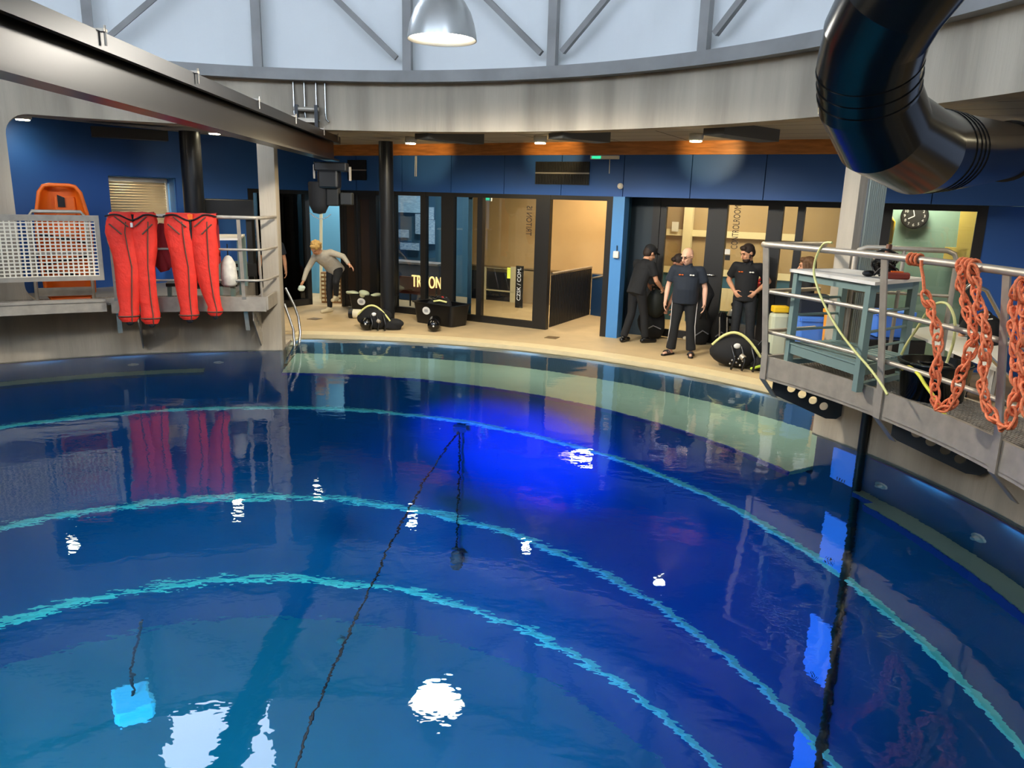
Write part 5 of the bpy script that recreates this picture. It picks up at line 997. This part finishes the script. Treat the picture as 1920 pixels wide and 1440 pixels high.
    if spec.get('cap'):
        h=MB(); h.ball(hp(0,-.014,.052),.105,.122,.1,18,12,hr); h.ball(hp(0,.11,.058),.074,.085,.012,14,6,hr); solid(wld(h),'cap',M['blkt'],t,.009,2)
    if spec.get('glasses'):
        h=MB()
        for s in(1,-1):
            h.tube([hp(.034*s+.023*math.cos(u),.102-.004*abs(math.cos(u)),.01+.017*math.sin(u)) for u in [2*PI*j/14 for j in range(14)]],.0028,6,True); h.tube([hp(.057*s,.098,.013),hp(.082*s,.02,.012),hp(.082*s,-.02,.005)],.0028,6)
        wld(h).build('glasses',M['blk'],t)
    # shirt
    S=MB(); c,wa,pe,ne=D['chest'],D['waist'],D['pelvis'],D['neck']; tq=(ne-pe).normalized()
    ax=(D['shR']-D['shL']).normalized(); fw=ax.cross(tq)*-1
    tr=Matrix((ax,fw,ax.cross(fw))).transposed()
    S.ball(c+tq*.03,.18*G,.125*G,.15,18,12,tr)
    rows=[(c+tq*.06,.165,.1),(c-tq*.02,.19*G,.13*G),(wa,.18*G,.135*G+(.03 if G>1.05 else 0)),(pe+tq*.02,.185*G,.14*G+(.02 if G>1.05 else 0)),(pe-tq*.09,.182*G,.14*G)]
    vs=[];n=20
    for q,rx,ry in rows: vs+=[q+ax*rx*math.cos(2*PI*j/n)+fw*ry*math.sin(2*PI*j/n) for j in range(n)]
    S.add(vs,[(i*n+j,i*n+(j+1)%n,(i+1)*n+(j+1)%n,(i+1)*n+j) for i in range(4) for j in range(n)]+[tuple(range(n)),tuple(range(4*n,5*n))],True); S.cap(c,wa,.11,.11,12)
    S.cap(ne-tq*.05,c,.085,.13,14)
    S.cone(ne-tq*.02,ne+tq*.015,.075,.07,14)
    for s in'RL':
        sh,el,wr=D['sh'+s],D['el'+s],D['wr'+s]; S.cap(c.lerp(ne,.45),sh,.085,.075,12)
        if spec.get('sleeve')=='long': S.cap(sh,el,.07,.055,12); S.cone(el,el.lerp(wr,.9),.055,.04,12).ball(el,.055)
        else: S.cone(sh,sh.lerp(el,.68),.075,.078*min(G,1.1),14).ball(sh,.075)
    solid(wld(S),'shirt',M[spec['shirt']],t,.011,4)
    if spec.get('collar'):
        h=MB(); h.cone(ne-tq*.01,ne+tq*.03,.078,.07,14,False); 
        for s in(1,-1): h.prism([ne+fw*.075+ax*.01*s-tq*.01,ne+fw*.07+ax*.06*s+tq*.0,ne+fw*.1+ax*.045*s-tq*.06],fw*.008)
        wld(h).build('collar',M[spec['shirt']],t)
    if spec.get('badge'):
        for s,mm,nm in((-1,'white','chest_emblem'),(1,'orange','chest_emblem')):
            q=c+fw*.134*G+ax*.085*s+tq*.03; h=MB()
            for k in range(2): h.ball(q+ax*(.02*(k-.5)*2),.02,.007,.012 if s<0 else .009,10,6,tr)
            wld(h).build(nm,M[mm],t)
    if spec.get('backmark'):
        q=c-fw*.142; h=MB(); h.bar(q-ax*.06+tq*.06,q+ax*.03+tq*.06,.012,.014,fw).bar(q+ax*.03+tq*.06,q-ax*.05-tq*.06,.012,.014,fw).bar(q-ax*.05-tq*.06,q+ax*.07-tq*.02,.012,.014,fw); wld(h).build('back_print',M['white'],t)
    # trousers
    T=MB(); T.ball(pe+V(0,0,.0),.165*G,.125*G,.12,16,10)
    for s in'RL':
        hi,kn,an=D['hip'+s],D['kn'+s],D['an'+s]; T.cap(pe.lerp(hi,.6),hi,.115*G,.1*G,12); end=kn.lerp(an,.15) if spec.get('shorts') else kn.lerp(an,.96)
        T.cap(hi,kn,.1*G,.072,14)
        if spec.get('shorts'): pass
        else: T.cone(kn,end,.073,spec.get('cuff',.066),14).ball(kn,.073)
    solid(wld(T),'trousers',M[spec['legs']],t,.011,4)
    if spec.get('stripe'):
        for s,sg in(('R',1),('L',-1)):
            h=MB(); hi,kn,an=D['hip'+s],D['kn'+s],D['an'+s]; o_=V(.098*sg,.02,0)
            for dx in(-.014,.012): h.tube([hi+o_*1.12+V(0,dx,-.02),hi.lerp(kn,.5)+o_*.9+V(0,dx,0),kn+o_*.74+V(0,dx,0),kn.lerp(an,.9)+o_*.68+V(0,dx,0)],.006,6)
            wld(h).build('side_stripe',M['white'],t)
    for s in'RL':
        an,to=D['an'+s],D['to'+s]; h=MB(); d=(to-an); d.z=0; heel=an-d.normalized()*.05; heel.z=to.z
        sd=V(d.y,-d.x,0).normalized()
        if spec.get('sandals'):
            h.cap(V(heel.x,heel.y,to.z-.022),V(to.x,to.y,to.z-.022)+d.normalized()*.02,.04,.042,12); h.v=[V(v.x,v.y,max(.002,min(v.z,to.z-.008))) for v in h.v]; wld(h).build('sandal_sole',M['blk'],t)
            h=MB(); 
            for u in(.45,.75): p=an.lerp(to,u); p.z=to.z; h.tube([p+sd*.05*math.cos(w_)+V(0,0,.045*math.sin(w_)) for w_ in [PI*j/8 for j in range(9)]],.012,6)
            wld(h).build('sandal_strap',M['blk'],t)
        else:
            h.cap(V(heel.x,heel.y,to.z+.01),V(to.x,to.y,to.z)+d.normalized()*.03,.045,.04,12).cap(an+V(0,0,.0),an.lerp(to,.4),.05,.042,12)
            solid(wld(h),'shoe',M[spec.get('shoes','blk')],t,.009,3)
    return t
def face_to(dx,dy): return math.atan2(dy,dx)-PI/2
# bald man standing at the pool edge
g=atz(1276,666,0)
person('bald man in dark polo shirt and striped black track trousers at the pool edge',(g.x,g.y,0),face_to(-.28,-1),dict(girth=1.15,look=V(.55,.8,-.35),head=V(.015,.04,1.62),knR=V(.13,.03,.5),anR=V(.17,0,.085),toR=V(.26,.14,.035),knL=V(-.12,.03,.5),anL=V(-.16,0,.085),toL=V(-.17,.18,.035),
  shR=V(.21,-.01,1.4),shL=V(-.21,-.01,1.4),elR=V(.29,-.03,1.12),wrR=V(.31,.05,.88),elL=V(-.3,-.03,1.12),wrL=V(-.31,.04,.88)),dict(skin=('skin_pink','E0AE92'),shirt='navyt',legs='blkt',collar=1,badge=1,glasses=1,stripe=1,sandals=1,cuff=.082,brow='greyt',hair='bald'),1.0)
# bearded man with hands at his belt
g=atz(1386,661,0)
person('dark-haired bearded man in black polo holding his belt by the control room',(g.x,g.y,0),face_to(-.45,-1),dict(look=V(.75,.75,-.45),head=V(.02,.05,1.63),elR=V(.3,-.12,1.17),wrR=V(.16,.1,1.02),fR=V(-.5,.35,-.6),pR=V(-.5,-.6,0),elL=V(-.33,-.16,1.18),wrL=V(-.17,.08,1.02),fL=V(.5,.35,-.6),pL=V(.5,-.6,0),curlR=.6,curlL=.6,knL=V(-.13,.03,.5),anL=V(-.16,0,.085)),dict(shirt='blkt',legs='jean',collar=1,badge=1,hair='short',hairmat='haird',beard=1,shoes='blk'),1.03)
# capped man, seen from behind, lifting a bag
g=atz(1189,642,0)
person('man in black cap and black clothes lifting a dark bag beside the blue pillar',(g.x,g.y,0),face_to(.8,.55),dict(pelvis=V(0,-.02,.95),waist=V(0,.02,1.1),chest=V(0,.1,1.3),neck=V(0,.16,1.46),head=V(0,.24,1.575),look=V(.1,1,-.5),shR=V(.185,.12,1.39),elR=V(.24,.2,1.12),wrR=V(.2,.38,.98),shL=V(-.185,.12,1.39),elL=V(-.22,.22,1.14),wrL=V(-.14,.4,.99),fR=V(-.1,.6,-.6),fL=V(.1,.6,-.6),knR=V(.1,.1,.5),anR=V(.12,.14,.085),toR=V(.16,.31,.035),knL=V(-.1,-.02,.5),anL=V(-.12,-.16,.085),toL=V(-.18,.0,.035),curlR=.7,curlL=.7),dict(shirt='blkt',legs='blkt',hair='short',hairmat='haird',cap=1,shoes='blk'),1.0)
hb_=thing('carried_bag','black holdall held up in the capped man\'s hands','bag',(g.x+.42,g.y+.28,.5)); lump('','','',(g.x+.40,g.y+.27,.68),.2,.14,.25,mat('black_green_bag','12180F',.7,0,.3,10),hb_,44,'bag_body',18,.08); MB().tube([V(g.x+.3,g.y+.2,.86),V(g.x+.3,g.y+.24,.97),V(g.x+.42,g.y+.3,.97),V(g.x+.5,g.y+.33,.84)],.016,8).build('carry_strap',M['blk'],hb_)
# person bending behind the bald man
g=atz(1302,640,0)
person('person in dark clothes bending down behind the bald man',(g.x,g.y,0),face_to(-1,-.25),dict(pelvis=V(0,-.15,.9),waist=V(0,-.02,1.03),chest=V(0,.16,1.2),neck=V(0,.33,1.32),head=V(0,.43,1.43),look=V(0,.8,-.6),up=V(0,.6,.8),shR=V(.18,.28,1.22),shL=V(-.18,.28,1.22),elR=V(.2,.38,.84),wrR=V(.16,.5,.62),elL=V(-.2,.38,.84),wrL=V(-.16,.5,.62),hipR=V(.09,-.15,.88),hipL=V(-.09,-.15,.88),knR=V(.1,.0,.48),knL=V(-.1,.0,.48),anR=V(.11,-.08,.085),anL=V(-.11,-.08,.085),toR=V(.13,.1,.035),toL=V(-.13,.1,.035)),dict(skin=('skin_dark','A8755A'),shirt='blkt',legs='blkt',hair='short',hairmat='haird',shoes='shoe'),1.0)
# blond person leaning over to the left with a cloth
g=atz(622,586,0)
person('blond person in light grey jumper and black trousers bending sideways with a cloth',(g.x,g.y,0),face_to(-.22,-1),dict(pelvis=V(-.04,-.12,.92),waist=V(.0,.0,1.04),chest=V(.06,.16,1.16),neck=V(.1,.26,1.27),head=V(.13,.36,1.36),look=V(.25,.72,-.75),up=V(0,.75,.65),
  shR=V(.25,.2,1.16),elR=V(.37,.32,.9),wrR=V(.43,.4,.66),fR=V(.3,.3,-.8),shL=V(-.1,.18,1.27),elL=V(-.35,.12,1.2),wrL=V(-.52,.2,1.04),fL=V(-.6,.1,-.4),pL=V(.2,.3,-1),hipR=V(.05,-.12,.9),hipL=V(-.13,-.1,.9),knR=V(.05,-.02,.48),anR=V(.06,-.04,.085),toR=V(.12,.15,.035),knL=V(-.22,.22,.68),anL=V(-.12,.02,.36),toL=V(-.12,.16,.29),curlR=.9),dict(shirt='greyt',legs='blkt',sleeve='long',hair='short',hairmat='hairb',brow='hairb',fluffy=1,shoes='shoe',cuff=.052),1.0)
k=Vector((g.x-.5,g.y-.44,.55)); cl=thing('cleaning_cloth','pale cloth held in the lowered hand of the blond person','cloth',k); lump('','','',k,.07,.05,.055,mat('pale_mint_cloth','CFE0D4',.8),cl,61,'cloth_body',14,.2)
# woman behind the right railing
c=EYE+ray(1516,500)*12.6
person('person with long brown hair and dark top behind the grey-green table',(c.x,c.y,0),face_to(-1,.25),dict(girth=.92,pelvis=V(0,0,.82),waist=V(0,0,.97),chest=V(0,0,1.16),neck=V(0,0,1.33),head=V(0,.02,1.46),look=V(0,1,-.12),shR=V(.165,0,1.26),shL=V(-.165,0,1.26),elR=V(.2,.0,.98),elL=V(-.2,.0,.98),wrR=V(.2,.08,.74),wrL=V(-.2,.08,.74),hipR=V(.09,0,.8),hipL=V(-.09,0,.8),knR=V(.1,.05,.44),knL=V(-.1,.05,.44)),dict(shirt='blkt',legs='navyt',hair='short',hairmat='hairm',long=1,brow='hairm',shoes='blk'),1.06)
# crouching person with a printed black shirt at the far right
c=EYE+ray(1842,640)*11.7
person('person in black shirt with white back print bending over beside the white desk',(c.x,c.y,0),face_to(.5,.9),dict(pelvis=V(0,-.2,.72),waist=V(0,-.06,.84),chest=V(0,.12,.98),neck=V(0,.26,1.06),head=V(0,.36,1.0),look=V(0,.5,-.85),up=V(0,.85,.5),shR=V(.185,.2,1.0),shL=V(-.185,.2,1.0),elR=V(.24,.34,.78),elL=V(-.24,.34,.78),wrR=V(.16,.5,.6),wrL=V(-.16,.5,.6),hipR=V(.09,-.2,.7),hipL=V(-.09,-.2,.7),knR=V(.14,.1,.45),knL=V(-.14,.1,.45),anR=V(.12,-.1,.085),anL=V(-.12,-.1,.085),toR=V(.14,.08,.035),toL=V(-.14,.08,.035)),dict(shirt='blkt',legs='blkt',hair='short',hairmat='haird',backmark=1,shoes='blk'),1.0)
# person mostly hidden by the left column
c=atz(529,583,0)
person('person in dark shorts almost hidden behind the left concrete column',(c.x-.16,c.y,0),face_to(.3,-1),dict(),dict(shirt='navyt',legs='navyt',shorts=1,hair='short',hairmat='haird',shoes='blk'),.97)
